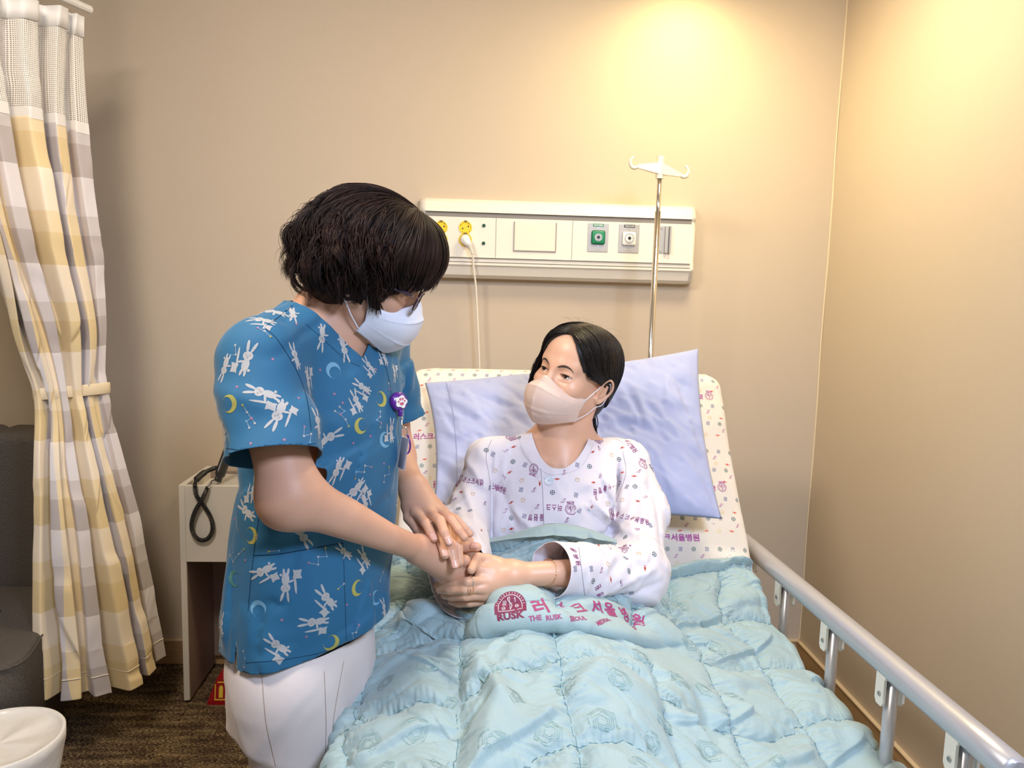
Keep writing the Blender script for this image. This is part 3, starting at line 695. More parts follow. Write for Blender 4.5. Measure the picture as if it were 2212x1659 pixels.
# ================================================================ printed motifs of the bed linen and gown
M_pur = mat('purple_print', lin(176, 88, 152), .7); M_org = mat('orange_print', lin(226, 92, 62), .7); M_blu = mat('blue_print', lin(52, 78, 140), .7)
M_grn = mat('green_print', lin(40, 96, 96), .7); M_ylw = mat('yellow_print', lin(238, 206, 120), .7)
PRN = [M_pur, M_org, M_blu, M_grn, M_ylw]
def xform(sh, sc=1, dx=0, dy=0, rot=0):
    V, Fs = sh; V = np.array(V, float); c, s = math.cos(rot), math.sin(rot)
    return (np.stack([V[:, 0]*c-V[:, 1]*s, V[:, 0]*s+V[:, 1]*c], 1)*sc+[dx, dy], Fs)
def join2d(*shs):
    V = []; Fs = []
    for v, f in shs:
        n = sum(len(x) for x in V); V.append(np.array(v, float)); Fs += [tuple(i+n for i in q) for q in f]
    return np.vstack(V), Fs
def txt(s, h, cx=0, cy=0, bold=.02):
    V, Fs = text2d(s, bold); V = V*(h/.75); V = V-[(V[:, 0].max()+V[:, 0].min())/2, (V[:, 1].max()+V[:, 1].min())/2]; return V+[cx, cy], Fs
wave = np.linspace(-1, 1, 9)
SH = {
 'waves': (join2d(*[strip2d([(x_+.0013*math.sin(q*4), q*.0055) for q in wave], .0011) for x_ in (-.0032, 0, .0032)]), 3),
 'carrot': (join2d((np.array([(-.0075, 0), (.002, .0028), (.002, -.0028)]), [(0, 1, 2)]), (np.array([(.002, 0), (.0075, .003), (.0045, 0), (.0075, -.003)]), [(0, 1, 2), (0, 2, 3)])), 2),
 'cross': (join2d(ring2d(.0055, .0011), strip2d([(-.005, 0), (.005, 0)], .0011), strip2d([(0, -.005), (0, .005)], .0011)), 4),
 'coin': (join2d(ring2d(.005, .0009), strip2d([(-.003, .001), (.003, .001)], .0008)), 5),
 'snake': (join2d(strip2d([(-.006, -.005), (.0055, .0055)], .0009), strip2d([(.006, .002), (.002, .0045), (0, .001), (.003, -.001), (.0005, -.005), (-.004, -.003)], .0011)), 1)}
EMB = join2d(ring2d(.0125, .0009, 22), ring2d(.0095, .0007, 20), strip2d([(.0022*math.sin(q*6), -.007+q*.013) for q in np.linspace(0, 1, 10)], .0012), strip2d([(0, -.008), (0, .0075)], .0009), xform(ring2d(.0017, .0008, 8), 1, -.0045, -.001), xform(ring2d(.0017, .0008, 8), 1, .0045, -.001), strip2d([(-.0085, -.0045), (.0085, -.0045)], .0012), txt('RUSK', .0055, 0, -.0145, .03))
for k in range(16): EMB = join2d(EMB, xform(strip2d([(0, -.0006), (0, .0006)], .0016), 1, .0109*math.cos(k*.39), .0109*math.sin(k*.39), k*.39))
def fine2d(sh, h=.0035):
    bm = bmesh.new(); vs = [bm.verts.new((v[0], v[1], 0)) for v in sh[0]]
    for f in sh[1]:
        try: bm.faces.new([vs[i] for i in f])
        except ValueError: pass
    bmesh.ops.remove_doubles(bm, verts=bm.verts, dist=1e-6)
    for _ in range(4):
        le = [e for e in bm.edges if e.calc_length() > h]
        if not le: break
        bmesh.ops.subdivide_edges(bm, edges=le, cuts=1); bmesh.ops.triangulate(bm, faces=bm.faces[:])
    bm.verts.index_update(); r = (np.array([v.co[:2] for v in bm.verts]), [tuple(v.index for v in f.verts) for f in bm.faces]); bm.free(); return r
def hangul(h): return txt('러스크서울병원', h, 0, 0, .035)
def linen_pattern(pr, fn, S0, S1, T0, T1, seed=0, P=.136, sc=1.):
    """rows of icons, lettering and emblems; fn(s, t) gives the surface point and its axes"""
    def put(sh, mi, s, t, rot=0):
        r = fn(s, t)
        if r is None: return
        p, tx, ty = r; c, s_ = math.cos(rot), math.sin(rot); pr.put(sh, mi, p, tx*c+ty*s_, ty*c-tx*s_, sc)
    rows = [(.018, ('carrot', 'coin'), .034, .0), (.034, ('snake',), .068, .02), (.052, ('cross', 'waves'), .034, .01), (.070, ('carrot', 'coin'), .034, .017), (.088, ('snake',), .068, .05), (.106, ('cross', 'waves'), .034, .03)]
    k = math.floor(T0/P)
    HG = hangul(.0155)
    while k*P < T1:
        t0 = k*P; up = (k % 2 == 0)
        s = math.floor(S0/.205)*.205+(.05 if up else .11)
        while s < S1:
            if S0 < s < S1 and T0 < t0 < T1:
                put(HG, 1, s, t0, 0 if up else math.pi); put(EMB, 1, s+(-.084 if up else .084), t0+.002, 0 if up else math.pi)
            s += .205
        for dt, kinds, pitch, off in rows:
            t = t0+dt; 
            if not T0 < t < T1: continue
            j = math.ceil((S0-off)/pitch)
            while j*pitch+off < S1:
                kd = kinds[j % len(kinds)]; put(SH[kd][0], SH[kd][1], j*pitch+off, t, .15*math.sin(j*7+k)+(math.pi if up else 0)); j += 1
        k += 1
def cloth(name, col, sc=700, st=.15, sheen=.2, rough=.8, **k):
    return mat(name, col, rough, sheen=sheen, bump=('noise', sc, st, .0008), **k)

# ================================================================ bed
M_frame = mat('frame_paint', lin(212, 210, 206), .4); M_rail = mat('satin_aluminium', lin(196, 198, 206), .34, .55)
BW0, BW1 = -.16, .73; BCX = (BW0+BW1)/2
HY, HZ = -.93, .50; TY, TZ = -.50, 1.13
BD = V3(0, TY-HY, TZ-HZ); BLEN = np.linalg.norm(BD); BD = BD/BLEN; BN = V3(0, -BD[2], BD[1])     # along and off the raised back
bed = tag(empty('hospital_bed', (BCX, -1.3, 0)), 'adjustable hospital bed with grey aluminium side rail, back raised, below the wall panel', 'bed')
MB().box((BW0+.02, -2.3, .30), (BW1-.02, -.93, .375), .01).build('base_frame', M_frame, bed)
mb = MB(); c0 = V3(0, HY, HZ)-BN*.135
V = []
for x in (BW0+.04, BW1-.04):
    for a, d in ((0, 0), (BLEN-.03, 0), (BLEN-.03, -.025), (0, -.025)): V.append(V3(x, 0, 0)+c0+BD*a+BN*d)
mb.add(V, [(0, 1, 2, 3), (7, 6, 5, 4), (0, 4, 5, 1), (1, 5, 6, 2), (2, 6, 7, 3), (3, 7, 4, 0)]); mb.build('back_panel', M_frame, bed)
MB().box((BW0+.03, -.36, .20), (BW1-.03, -.30, .44), .01).build('head_crossbar', M_frame, bed)
for x in (BW0+.08, BW1-.08): MB().box((x-.02, -.93, .31), (x+.02, -.33, .35), .004).build('side_beam', M_frame, bed)
for x in (BW0+.06, BW1-.06):
    for y in (-.34, -2.2):
        MB().box((x-.022, y-.022, .08), (x+.022, y+.022, .32), .004).build('leg', M_frame, bed)
        MB().lathe([(.001, -.014), (.05, -.014), (.052, 0), (.05, .014), (.001, .014)], (x, y, .052), 24, M=Matrix.Rotation(math.pi/2, 4, 'Y')).build('castor', M_blk, bed, auto=40)
RX = .785
def railz(y): return .664+(-y-.715)*.026
rl0, rl1 = -.60, -1.706
rail = MB().tube([V3(RX, y, railz(y)) for y in np.linspace(rl0, rl1, 12)]+[V3(RX, rl1-.006, railz(rl1))], [.0235]*12+[.018], 28).build('side_rail', M_rail, bed, auto=50)
for py_ in (-.66, -.905, -1.155, -1.385, -1.595):
    z1 = railz(py_)-.012
    mb = MB(); mb.tube([V3(RX+.002, py_, .30), V3(RX+.002, py_, z1)], .0145, 16, flat=(.75, (1, 0, 0))); mb.build('rail_post', M_rail, rail, smooth=True)
    mb = MB()
    ol = [(-.014, -.052), (-.008, -.060), (.008, -.060), (.014, -.052), (.014, .012), (-.014, .012)]
    for s_ in (-.019, .017):
        M = Matrix(((0, 0, 1, RX+s_), (1, 0, 0, py_+.004), (0, 1, 0, z1), (0, 0, 0, 1))); mb.extr(ol, 0, .005, M)
    mb.box((RX-.0195, py_-.014, z1-.006), (RX+.02, py_+.014, z1+.004)); mb.build('bracket', M_white, rail)
    MB().lathe([(.0045, -.002), (.0045, .001), (.002, .0012), (.002, 0)], (RX-.0205, py_+.002, z1-.038), 12, M=Matrix.Rotation(-math.pi/2, 4, 'Y')).build('screw', M_steel, rail, auto=40)
MB().tube([V3(RX+.002, -.58, .31), V3(RX+.002, -1.72, .31)], .014, 16).build('lower_rail', M_rail, bed, smooth=True)
for y in (-.7, -1.5): MB().box((BW1-.03, y-.015, .325), (RX, y+.015, .345)).build('rail_mount', M_frame, bed)

# mattress with its printed sheet
def mattress():
    T_ = .105; path = [V3(0, -2.28, HZ-T_/2)]
    top = [V3(0, -2.28, HZ), V3(0, -1.7, HZ), V3(0, -1.2, HZ), V3(0, -1.04, HZ+.003), V3(0, HY, HZ+.028), V3(0, HY+.06, HZ+.1)]+[V3(0, HY, HZ)+BD*a for a in np.linspace(.2, BLEN, 12)]
    top = catmull(top, 10); L = np.concatenate([[0], np.cumsum(np.linalg.norm(np.diff(top, axis=0), axis=1))])
    d = np.gradient(top, axis=0); d /= np.linalg.norm(d, axis=1)[:, None]; n_ = np.stack([0*d[:, 0], -d[:, 2], d[:, 1]], 1)
    r = .05; m = 72; rows = []; th = np.arange(m)*2*math.pi/m+math.pi/2
    # samples along the length, denser at the two ends for the rounding
    ss = np.concatenate([r*(1-np.cos(np.linspace(0, math.pi/2, 9))), np.linspace(r, L[-1]-r, 150)[1:-1], L[-1]-r*(1-np.cos(np.linspace(math.pi/2, 0, 12)))])
    hw = (BW1-BW0)/2
    for s in ss:
        e = min(s, L[-1]-s); ins = r-math.sqrt(max(r*r-(r-e)**2, 0)) if e < r else 0
        p = np.array([np.interp(s, L, top[:, q]) for q in range(3)]); nn = np.array([np.interp(s, L, n_[:, q]) for q in range(3)]); nn /= np.linalg.norm(nn)
        A, B = hw-ins*.8, max(T_/2-ins*.55, .02)
        f = np.clip((s-(L[-1]-.75))/.5, 0, 1); A += .022*(1-f)*(s > L[-1]-.9)
        ex = .16
        cx_ = np.sign(np.cos(th))*np.abs(np.cos(th))**ex*A; cy_ = np.sign(np.sin(th))*np.abs(np.sin(th))**(.42)*B
        for a, b in zip(cx_, cy_): rows.append(V3(BCX, 0, 0)+p-nn*T_/2+V3(a, 0, 0)+nn*b)
    G = np.array(rows).reshape(len(ss), m, 3); tp = G.copy()
    w_ = vnoise(G, 5, 4)*.0025+np.abs(vnoise(G*[1.4, .5, .5], 9, 8))*.003
    G = G+w_[..., None]*np.array([0, -.5, .6])
    V = G.reshape(-1, 3); Fs = [(i*m+q, (i+1)*m+q, (i+1)*m+(q+1) % m, i*m+(q+1) % m) for i in range(len(ss)-1) for q in range(m)]
    Fs += [tuple(range(m)), tuple(range((len(ss)-1)*m, len(ss)*m))[::-1]]
    pr = Printer(V, Fs, .0004)
    base0 = V3(BCX, HY, HZ)
    X = V3(1, 0, 0)
    def fn(s, t):
        p = base0+X*s+BD*t
        if abs(s) > (BW1-BW0)/2: return None
        h = pr.ray(p+BN*.15, -BN)
        return None if h[0] is None else (np.array(h[0]), X, BD)
    linen_pattern(pr, fn, -.44, .44, .0, BLEN+.02, P=.136)
    o = pr.finish('mattress', [cloth('printed_sheet', lin(228, 218, 204))]+PRN)
    return tag(o, 'mattress in a white printed sheet, raised behind the pillow', 'mattress')
mattress()

# pillow
def pillow():
    C4 = np.array([at(918, 826, y=-.56), at(1506, 752, y=-.60), at(1556, 1118, y=-.845), at(937, 1088, y=-.83)]); nu, nv = 120, 90
    u = np.linspace(-1, 1, nu)[:, None]+0*np.zeros((1, nv)); v = np.linspace(-1, 1, nv)[None]+0*u
    def surf(sg):
        # edges bow inward between the corners
        uu = u*(1-.045*(1-v**2)); vv = v*(1-.07*(1-u**2)*np.where(v > 0, 1.0, .4))
        a, b = (uu+1)/2, (1-vv)/2
        P = (C4[0]*((1-a)*(1-b))[..., None]+C4[1]*(a*(1-b))[..., None]+C4[2]*(a*b)[..., None]+C4[3]*((1-a)*b)[..., None])
        t = np.clip(1-np.abs(u)**2.6, 0, 1)**.62*np.clip(1-np.abs(v)**2.4, 0, 1)**.6
        hx = np.exp(-((u-.18)/.34)**2-((v-.15)/.6)**2)      # dent of the head
        th = t*(.062 if sg > 0 else .02)*(1-.75*hx*(sg > 0))
        wr = (vnoise(np.stack([u*2.2, v*1.1+u], -1), 1.1, 2)*.007+vnoise(np.stack([u*3+v*2, v*2-u*2], -1), 1.6, 5)*.0035)*(sg > 0)*t**.5
        return P+BN*(sg*th+wr)[..., None]*1.0+V3(0, -.012, .0)
    A, B = surf(1), surf(-1); V = np.vstack([A.reshape(-1, 3), B.reshape(-1, 3)]); F1 = grid_faces(nu, nv); F2 = F1[:, ::-1]+nu*nv
    Fs = [tuple(f) for f in F1]+[tuple(f) for f in F2]
    me = mesh(V, Fs); bm = bmesh.new(); bm.from_mesh(me); bmesh.ops.remove_doubles(bm, verts=bm.verts, dist=.0006); bmesh.ops.recalc_face_normals(bm, faces=bm.faces[:]); bm.to_mesh(me); bm.free()
    o = link('pillow', me, cloth('lavender_grey_cotton', lin(168, 175, 208), 500, .2)); tag(o, 'lavender blue pillow with pointed corners behind the patient', 'pillow')
    # hem of the pillow case along the left edge
    mb = MB(); k = 9; P = A[k]+BN*.001; mb.tube(P[2:-2:2], .0009, 5); mb.build('case_hem', mat('hem_thread', lin(150, 154, 184), .8), o, smooth=True)
pillow()

# ================================================================ quilt
QN = {
'C':[(905,1185,-.95),(905,1210,-.98),(905,1240,-1.03),(900,1270,-1.08),(895,1300,-1.14),(885,1335,-1.2),(878,1375,-1.24),(865,1415,-1.29),(845,1470,-1.37),(815,1560,-1.48),(770,1680,-1.6)],
'D':[(1000,1165,-1.0),(1000,1205,-1.02),(1000,1250,-1.05),(1000,1295,-1.10),(990,1335,-1.19),(980,1367,-1.29),(970,1392,-1.30),(965,1420,-1.35),(955,1470,-1.43),(930,1560,-1.53),(910,1690,-1.65)],
'E':[(1080,1160,-1.07),(1075,1195,-1.09),(1075,1255,-1.17),(1080,1286,-1.30),(1080,1318,-1.335),(1080,1352,-1.36),(1085,1377,-1.32),(1085,1400,-1.38),(1080,1455,-1.46),(1080,1550,-1.56),(1080,1685,-1.68)],
'F':[(1200,1130,-1.105),(1200,1165,-1.11),(1200,1258,-1.17),(1200,1292,-1.295),(1200,1318,-1.34),(1200,1345,-1.37),(1200,1366,-1.315),(1205,1385,-1.39),(1215,1445,-1.47),(1235,1540,-1.57),(1260,1680,-1.69)],
'G':[(1315,1160,-1.06),(1322,1190,-1.065),(1330,1275,-1.12),(1330,1312,-1.22),(1330,1340,-1.285),(1330,1370,-1.34),(1335,1394,-1.30),(1340,1410,-1.37),(1350,1450,-1.45),(1370,1545,-1.55),(1400,1690,-1.67)],
'H':[(1400,1225,-.93),(1410,1255,-.95),(1420,1285,-1.0),(1430,1325,-1.07),(1440,1350,-1.14),(1450,1385,-1.21),(1455,1410,-1.24),(1460,1440,-1.29),(1480,1490,-1.37),(1520,1580,-1.46),(1590,1710,-1.58)],
'I':[(1500,1212,-.86),(1510,1240,-.89),(1520,1270,-.92),(1540,1305,-.96),(1555,1345,-1.01),(1565,1385,-1.07),(1580,1420,-1.12),(1600,1460,-1.19),(1640,1510,-1.27),(1700,1590,-1.37),(1790,1710,-1.49)],
'J':[(1583,1205,-.80),(1592,1235,-.83),(1605,1265,-.86),(1625,1300,-.9),(1645,1340,-.95),(1665,1380,-1.0),(1690,1420,-1.06),(1715,1460,-1.13),(1765,1515,-1.22),(1835,1590,-1.33),(1930,1690,-1.43)]}
def quilt():
    cols = [np.array([at(a, b, y=c_) for a, b, c_ in QN[k]]) for k in 'CDEFGHIJ']
    cols = [np.vstack([c_, [[c_[-1][0], -1.9, max(.60, c_[-1][2]-.03)], [c_[-1][0]*.97, -2.2, .60]]]) for c_ in cols]
    C_, J_ = cols[0], cols[-1]
    J_[-2:, 0] = .735; cols[-2][-2:, 0] = .60
    B_ = C_.copy(); B_[:, 0] = -.195; B_[:, 2] -= .045; A_ = B_.copy(); A_[:, 0] = -.222; A_[:, 2] -= .22
    K_ = J_.copy(); K_[:, 0] += .028; K_[:, 2] -= .022; L_ = K_.copy(); L_[:, 0] = np.maximum(K_[:, 0]+.006, K_[:, 0]); L_[:, 2] -= .15
    N = np.array([A_, B_]+cols+[K_, L_])
    N[-2:, 0:2, 0] -= .012
    nu, nv = 460, 640
    # arc-length friendly resampling
    G = cubic_resample(cubic_resample(N, 0, nu), 1, nv)
    n0 = grid_normals(G); n0 *= np.sign(n0[..., 2:3]+1e-9) if False else 1
    if n0[nu//2, nv//2, 2] < 0: n0 = -n0
    mid = np.argmin(np.abs(G[:, nv//2, 0]-.175))
    lu = np.concatenate([np.zeros((1, nv)), np.cumsum(np.linalg.norm(np.diff(G, axis=0), axis=2), axis=0)]); lu = lu-lu[mid][None]
    lu = .6*lu+.4*np.median(lu, axis=1)[:, None]
    lv = np.concatenate([np.zeros((nu, 1)), np.cumsum(np.linalg.norm(np.diff(G, axis=1), axis=2), axis=1)], 1)
    P2 = np.stack([lu, lv], -1); wob = vnoise(P2, 3, 11)*.009; wob2 = vnoise(P2, 3, 12)*.009
    su = (lu+wob)/.186; dsu = np.abs(su-np.round(su))*.186
    vs = np.array([.034, .19, .36, .55, .74, .93, 1.12, 1.31, 1.50]); dsv = np.min(np.abs((lv+wob2)[..., None]-vs), axis=-1)
    gap = np.where(lv < .034, 1, 0)
    dsu = np.where(gap, .05, dsu)
    d = np.minimum(dsu, dsv); h = .022*(1-np.exp(-(d/.024)**1.0))
    # puckers that run off the stitching
    pk = vnoise(np.stack([lu*1.0, lv*4.2], -1), 16, 21)*np.exp(-dsu/.026)*.0030+vnoise(np.stack([lu*4.2, lv*1.0], -1), 16, 22)*np.exp(-dsv/.026)*.0030
    h = h+.013*np.sin(math.pi*np.clip(lv/.034, 0, 1))
    ed = np.minimum(lv, (lv[:, -1:]-lv)); edge = np.sqrt(np.clip(ed/.014, 0, 1))
    wr = vnoise(np.stack([lu*.8+lv*.5, lv*1.2-lu*.3], -1), 4.0, 31)*.0085+np.abs(vnoise(np.stack([lu+lv*.4, lv-lu*.7], -1), 6.5, 33))*.0055
    # long folds from the knees towards the lap
    ridge = lambda a, b, w_, hgt: hgt*np.exp(-((np.abs((G[..., 0]-a[0])*(b[1]-a[1])-(G[..., 1]-a[1])*(b[0]-a[0]))/math.hypot(b[0]-a[0], b[1]-a[1]))/w_)**2)*np.clip(1.25-1.25*np.abs(((G[..., 0]-a[0])*(b[0]-a[0])+(G[..., 1]-a[1])*(b[1]-a[1]))/((b[0]-a[0])**2+(b[1]-a[1])**2)*2-1), 0, 1)
    wr += ridge((.02, -1.40), (.10, -1.62), .016, .02)+ridge((.11, -1.62), (.28, -1.42), .02, .014)+ridge((.33, -1.40), (.44, -1.62), .018, .014)+ridge((.10, -1.38), (.02, -1.75), .02, .012)-ridge((-.06, -1.28), (.02, -1.62), .02, .018)-ridge((.40, -1.25), (.47, -1.65), .022, .018)+ridge((-.12, -1.15), (-.02, -1.35), .03, .014)
    big = vnoise(P2, 2.1, 41)*.006
    calm = 1-.85*np.clip(1.6*np.exp(-((lu-.09)/.27)**4-((lv-(lv[mid, :][np.argmin(np.abs(G[mid, :, 1]+1.335))]))/.068)**4), 0, 1)
    pk *= calm; wr *= calm; h = h*calm+.016*(1-calm)
    G2 = G+n0*((h+pk+wr+big)*edge)[..., None]
    # underside, so that the quilt is thick and its hem is round
    G3 = G-n0*(.006*edge)[..., None]
    V = np.vstack([G2.reshape(-1, 3), G3.reshape(-1, 3)]); F1 = grid_faces(nu, nv); Fs = [tuple(f) for f in F1]+[tuple(f) for f in (F1[:, ::-1]+nu*nv)]
    per = [i*nv for i in range(nu)]; 
    for i in range(nu-1): Fs.append((i*nv, (i+1)*nv, (i+1)*nv+nu*nv, i*nv+nu*nv)); Fs.append((i*nv+nv-1, i*nv+nv-1+nu*nv, (i+1)*nv+nv-1+nu*nv, (i+1)*nv+nv-1))
    for j in range(nv-1): Fs.append((j, j+nu*nv, j+1+nu*nv, j+1)); k = (nu-1)*nv; Fs.append((k+j, k+j+1, k+j+1+nu*nv, k+j+nu*nv))
    pr = Printer(V, Fs, .0004)
    # the stitching lies in the grooves
    def thread(P):
        mb = MB(); mb.tube(np.array(P)[::2], .0007, 4); n_ = len(pr.V); pr.V += mb.V; pr.F += [tuple(i+n_ for i in f) for f in mb.F]; pr.M += [5]*len(mb.F)
    for k in range(-3, 4):
        P = []
        for j in range(nv):
            c_ = np.nonzero((su[:-1, j]-k)*(su[1:, j]-k) <= 0)[0]
            if len(c_) and lv[c_[0], j] > .034 and calm[c_[0], j] > .5: P.append(G2[c_[0], j]+n0[c_[0], j]*.0003)
            elif len(P) > 12: thread(P); P = []
            else: P = []
        if len(P) > 12: thread(P)
    lw = lv+wob2
    for k in vs:
        P = []
        for i in range(2, nu-2):
            c_ = np.nonzero((lw[i, :-1]-k)*(lw[i, 1:]-k) <= 0)[0]
            if len(c_) and calm[i, c_[0]] > .5: P.append(G2[i, c_[0]]+n0[i, c_[0]]*.0003)
            elif len(P) > 12: thread(P); P = []
            else: P = []
        if len(P) > 12: thread(P)
    # woven hexagon figures
    hexs = []
    for k, r in enumerate((.022, .0185, .015, .0115, .008)):
        for s_ in range(6):
            if (s_+k) % 5 == 0 and k < 4: continue
            a0, a1 = s_*math.pi/3, (s_+1)*math.pi/3; hexs.append(strip2d([(r*math.cos(a0+(a1-a0)*q), r*math.sin(a0+(a1-a0)*q)) if False else ((1-q)*r*math.cos(a0)+q*r*math.cos(a1), (1-q)*r*math.sin(a0)+q*r*math.sin(a1)) for q in (0, .25, .5, .75, 1)], .0011))
    HX = join2d(*hexs); rs = np.random.RandomState(5)
    for i in range(11):
        for j in range(16):
            a, b = -.45+i*.082+(.041 if j % 2 else 0), .07+j*.08
            k = np.argmin((lu-a)**2+(lv-b)**2); iu, iv_ = divmod(k, nv)
            if abs(lu.flat[k]-a) > .01 or iu > nu-40 or iu < 40 or iv_ > nv-12: continue
            if calm.flat[k] < .8: continue
            p = G2[iu, iv_]; n_ = n0[iu, iv_]; t = (G[min(iu+3, nu-1), iv_]-G[iu-3, iv_]); t -= n_*(n_@t); t /= np.linalg.norm(t); r = rs.rand()*6.28; b2 = np.cross(n_, t)
            pr.put(HX, 1, p, t*math.cos(r)+b2*math.sin(r), b2*math.cos(r)-t*math.sin(r), .8+.35*rs.rand(), maxd=.018)
    # the hospital's emblem and lettering on the turned band
    dome = [(-.029, -.016)]+[(.029*math.cos(t), .029*math.sin(t)-.004) for t in np.linspace(math.pi*1.04, -.04*math.pi, 26)]+[(.029, -.016)]
    inn = [(.0215*math.cos(t), .0215*math.sin(t)-.004) for t in np.linspace(math.pi*1.02, -.02*math.pi, 22)]+[(.0215, -.011), (0, -.013), (-.0215, -.011)]
    f = pr.frame(1102, 1306, .16)
    if f:
        p, t, b = f
        pr.put(fine2d(tess([dome], .006), .004), 2, p, t, b, 1, .0005); pr.put(join2d(strip2d(inn+[inn[0]], .0012)), 3, p, t, b, 1, .0009)
        white = [strip2d([(.0035*math.sin(q*5.5)*(1-.3*abs(q-.5)), -.010+q*.024) for q in np.linspace(0, 1, 20)], .0013), strip2d([(0, -.011), (0, .015)], .0011)]
        white += [strip2d([(x_+.0012*math.sin(q*4), .004+q*.005) for q in wave], .001) for x_ in (-.0125, -.010, -.0075)]
        white += [xform(ring2d(.0034, .0010, 12), 1, x_, y_) for x_, y_ in ((-.012, -.0065), (.012, -.0045))]+[strip2d([(x_-.003, y_), (x_+.003, y_)], .001) for x_, y_ in ((-.012, -.0065), (.012, -.0045))]
        white += [strip2d([(.0095, .004), (.0095, .012), (.0075, .010)], .0012)]
        for k in range(15):
            a = math.pi*(.06+.88*k/14); white.append(xform(strip2d([(0, -.0016), (0, .0016)], .0009+.0006*(k % 2)), 1, .0252*math.cos(a), .0252*math.sin(a)-.004, a-math.pi/2))
        pr.put(join2d(*white), 3, p, t, b, 1, .0009)
        V_, F_ = txt('RUSK', .0135, .0, -.0225, .045); V_[:, 1] += .0035*(1-(V_[:, 0]/.026)**2)*0; pr.put(fine2d((V_*[1.12, 1], F_)), 2, p, t, b, 1, .0006)
    big_ = [('러', 1166, 1309, .0, .036), ('스', 1207, 1309, -.02, .033), ('크', 1250, 1313, -.05, .033), ('서', 1288, 1310, -.1, .033), ('울', 1318, 1318, -.2, .034), ('병', 1350, 1326, -.28, .034), ('원', 1378, 1340, -.38, .032)]
    for ch, x, y, r, hh in big_:
        f = pr.frame(x, y, r)
        if f: pr.put(fine2d(txt(ch, hh*.74, 0, 0, .03)), 4, *f, 1, .0006, .03)
    for ch, x, y, r in (('THE', 1156, 1335, .1), ('RUSK', 1197, 1333, .04), ('SEOUL', 1248, 1336, -.04), ('MEDICAL', 1304, 1341, -.14), ('CENTER', 1368, 1356, -.3)):
        f = pr.frame(x, y, r)
        if f: pr.put(fine2d(txt(ch, .0092, 0, 0, .035), .003), 4, *f, 1, .0005)
    mq = mat('aqua_quilt_cotton', lin(157, 181, 184), .62, sheen=.35, noise=(14, .03), bump=('noise', 240, .25, .0012))
    o = pr.finish('quilt', [mq, mat('woven_figure', lin(134, 168, 170), .5), mat('maroon_print', lin(122, 32, 72), .6), mat('pale_print', lin(206, 206, 208), .6), mat('magenta_print', lin(158, 62, 112), .6), mat('quilting_thread', lin(96, 132, 140), .8)])
    tag(o, 'pale aqua quilted blanket over the patient\'s legs with a maroon hospital emblem', 'quilt')
    # stitching
    return o
quilt()
# ================================================================ people: shared head, hair, mask
def skin(name, col, rough=.5):
    m = mat(name, col, rough, sub=.12, noise=(18, .05, 3), bump=('voronoi', 420, .12, .0007), spec=.45); return m
def sphere(c, r): return ell(c, (r, r, r))
def head_local(eye_h=.0042, eye_z=.0):
    L = []
    a = L.append
    a(ell((0, -.014, .030), (.073, .093, .085))); a((ell((0, .028, -.028), (.058, .060, .074)), .03)); a((ell((0, .036, .050), (.060, .052, .050)), .03))
    for s in (-1, 1):
        a((cone((s*.050, -.004, -.050), (s*.020, .058, -.092), .022, .019), .03)); a((ell((s*.040, .052, -.026), (.024, .027, .022)), .02))
        a((cone((s*.012, .079, .021), (s*.038, .066, .023), .011, .010), .016))
        a((ell((s*.015, .086, -.047), (.010, .012, .009)), .008))
    a((cone((0, .060, -.092), (0, .064, -.094), .021, .021), .03))
    a((cone((0, .083, .010), (0, .101, -.038), .0075, .0115), .014)); a((sphere((0, .103, -.042), .0115), .010))
    a((ell((0, .086, -.066), (.022, .010, .005)), .006)); a((ell((0, .084, -.075), (.019, .010, .006)), .006))
    f = SU(L, .02)
    lid = MINF(*[sphere((s*.0315, .0675, eye_z), .0145) for s in (-1, 1)]); ball = MINF(*[sphere((s*.0315, .0675, eye_z), .0126) for s in (-1, 1)])
    soc = MINF(*[ell((s*.032, .092, eye_z+.001), (.019, .012, .013)) for s in (-1, 1)])
    cut = MINF(*[ell((s*.0325, .0840, eye_z-.0004), (.0150, .024, eye_h)) for s in (-1, 1)])
    bag = MINF(*[cone((s*.021, .0795, eye_z-.0085), (s*.042, .0745, eye_z-.0080), .0030, .0026) for s in (-1, 1)])
    ears = []
    for s in (-1, 1):
        rim = [(s*(.0745+.010*k[2]), k[0], k[1]) for k in ((.000, -.026, 0), (.002, -.004, .5), (.000, .010, .9), (-.012, .019, 1.2), (-.024, .014, 1.5), (-.029, 0, 1.6), (-.026, -.016, 1.2), (-.016, -.030, .7), (-.006, -.037, .3), (.001, -.030, .05))]
        rr = [.0035, .0032, .003, .003, .003, .003, .0034, .0045, .0055, .0045]
        e = SU([chain(catmull(rim, 3), np.interp(np.linspace(0, 1, 28), np.linspace(0, 1, 10), rr)), (ell((s*.0755, -.012, -.008), (.0075, .015, .025)), .005), (chain([(s*.082, -.006, .006), (s*.084, -.017, .002), (s*.083, -.017, -.016), (s*.080, -.006, -.024)], [.0024]*4), .003), (ell((s*.077, .001, -.012), (.004, .003, .005)), .003)], .003)
        hole = ell((s*.0855, -.008, -.010), (.0052, .0058, .0105))
        ears.append(lambda P, e=e, h=hole: np.maximum(e(P), -h(P)))
    def g(P):
        d = f(P); d = -smin(-d, soc(P), .010) if False else np.maximum(d, -soc(P)) if False else d
        # soft subtraction of the sockets, lids over the eyeballs, almond openings
        s = soc(P); h = np.maximum(.012-np.abs(d+s), 0)/.012; d = np.maximum(d, -s)+h*h*.012*.25
        d = smin(d, lid(P), .007); d = smin(d, bag(P), .006); d = np.maximum(d, -ball(P)); d = np.maximum(d, -cut(P))
        for e in ears: d = smin(d, e(P), .006)
        return d
    return g
def to_world(P, c, R): return np.asarray(P, float)@R.T+c
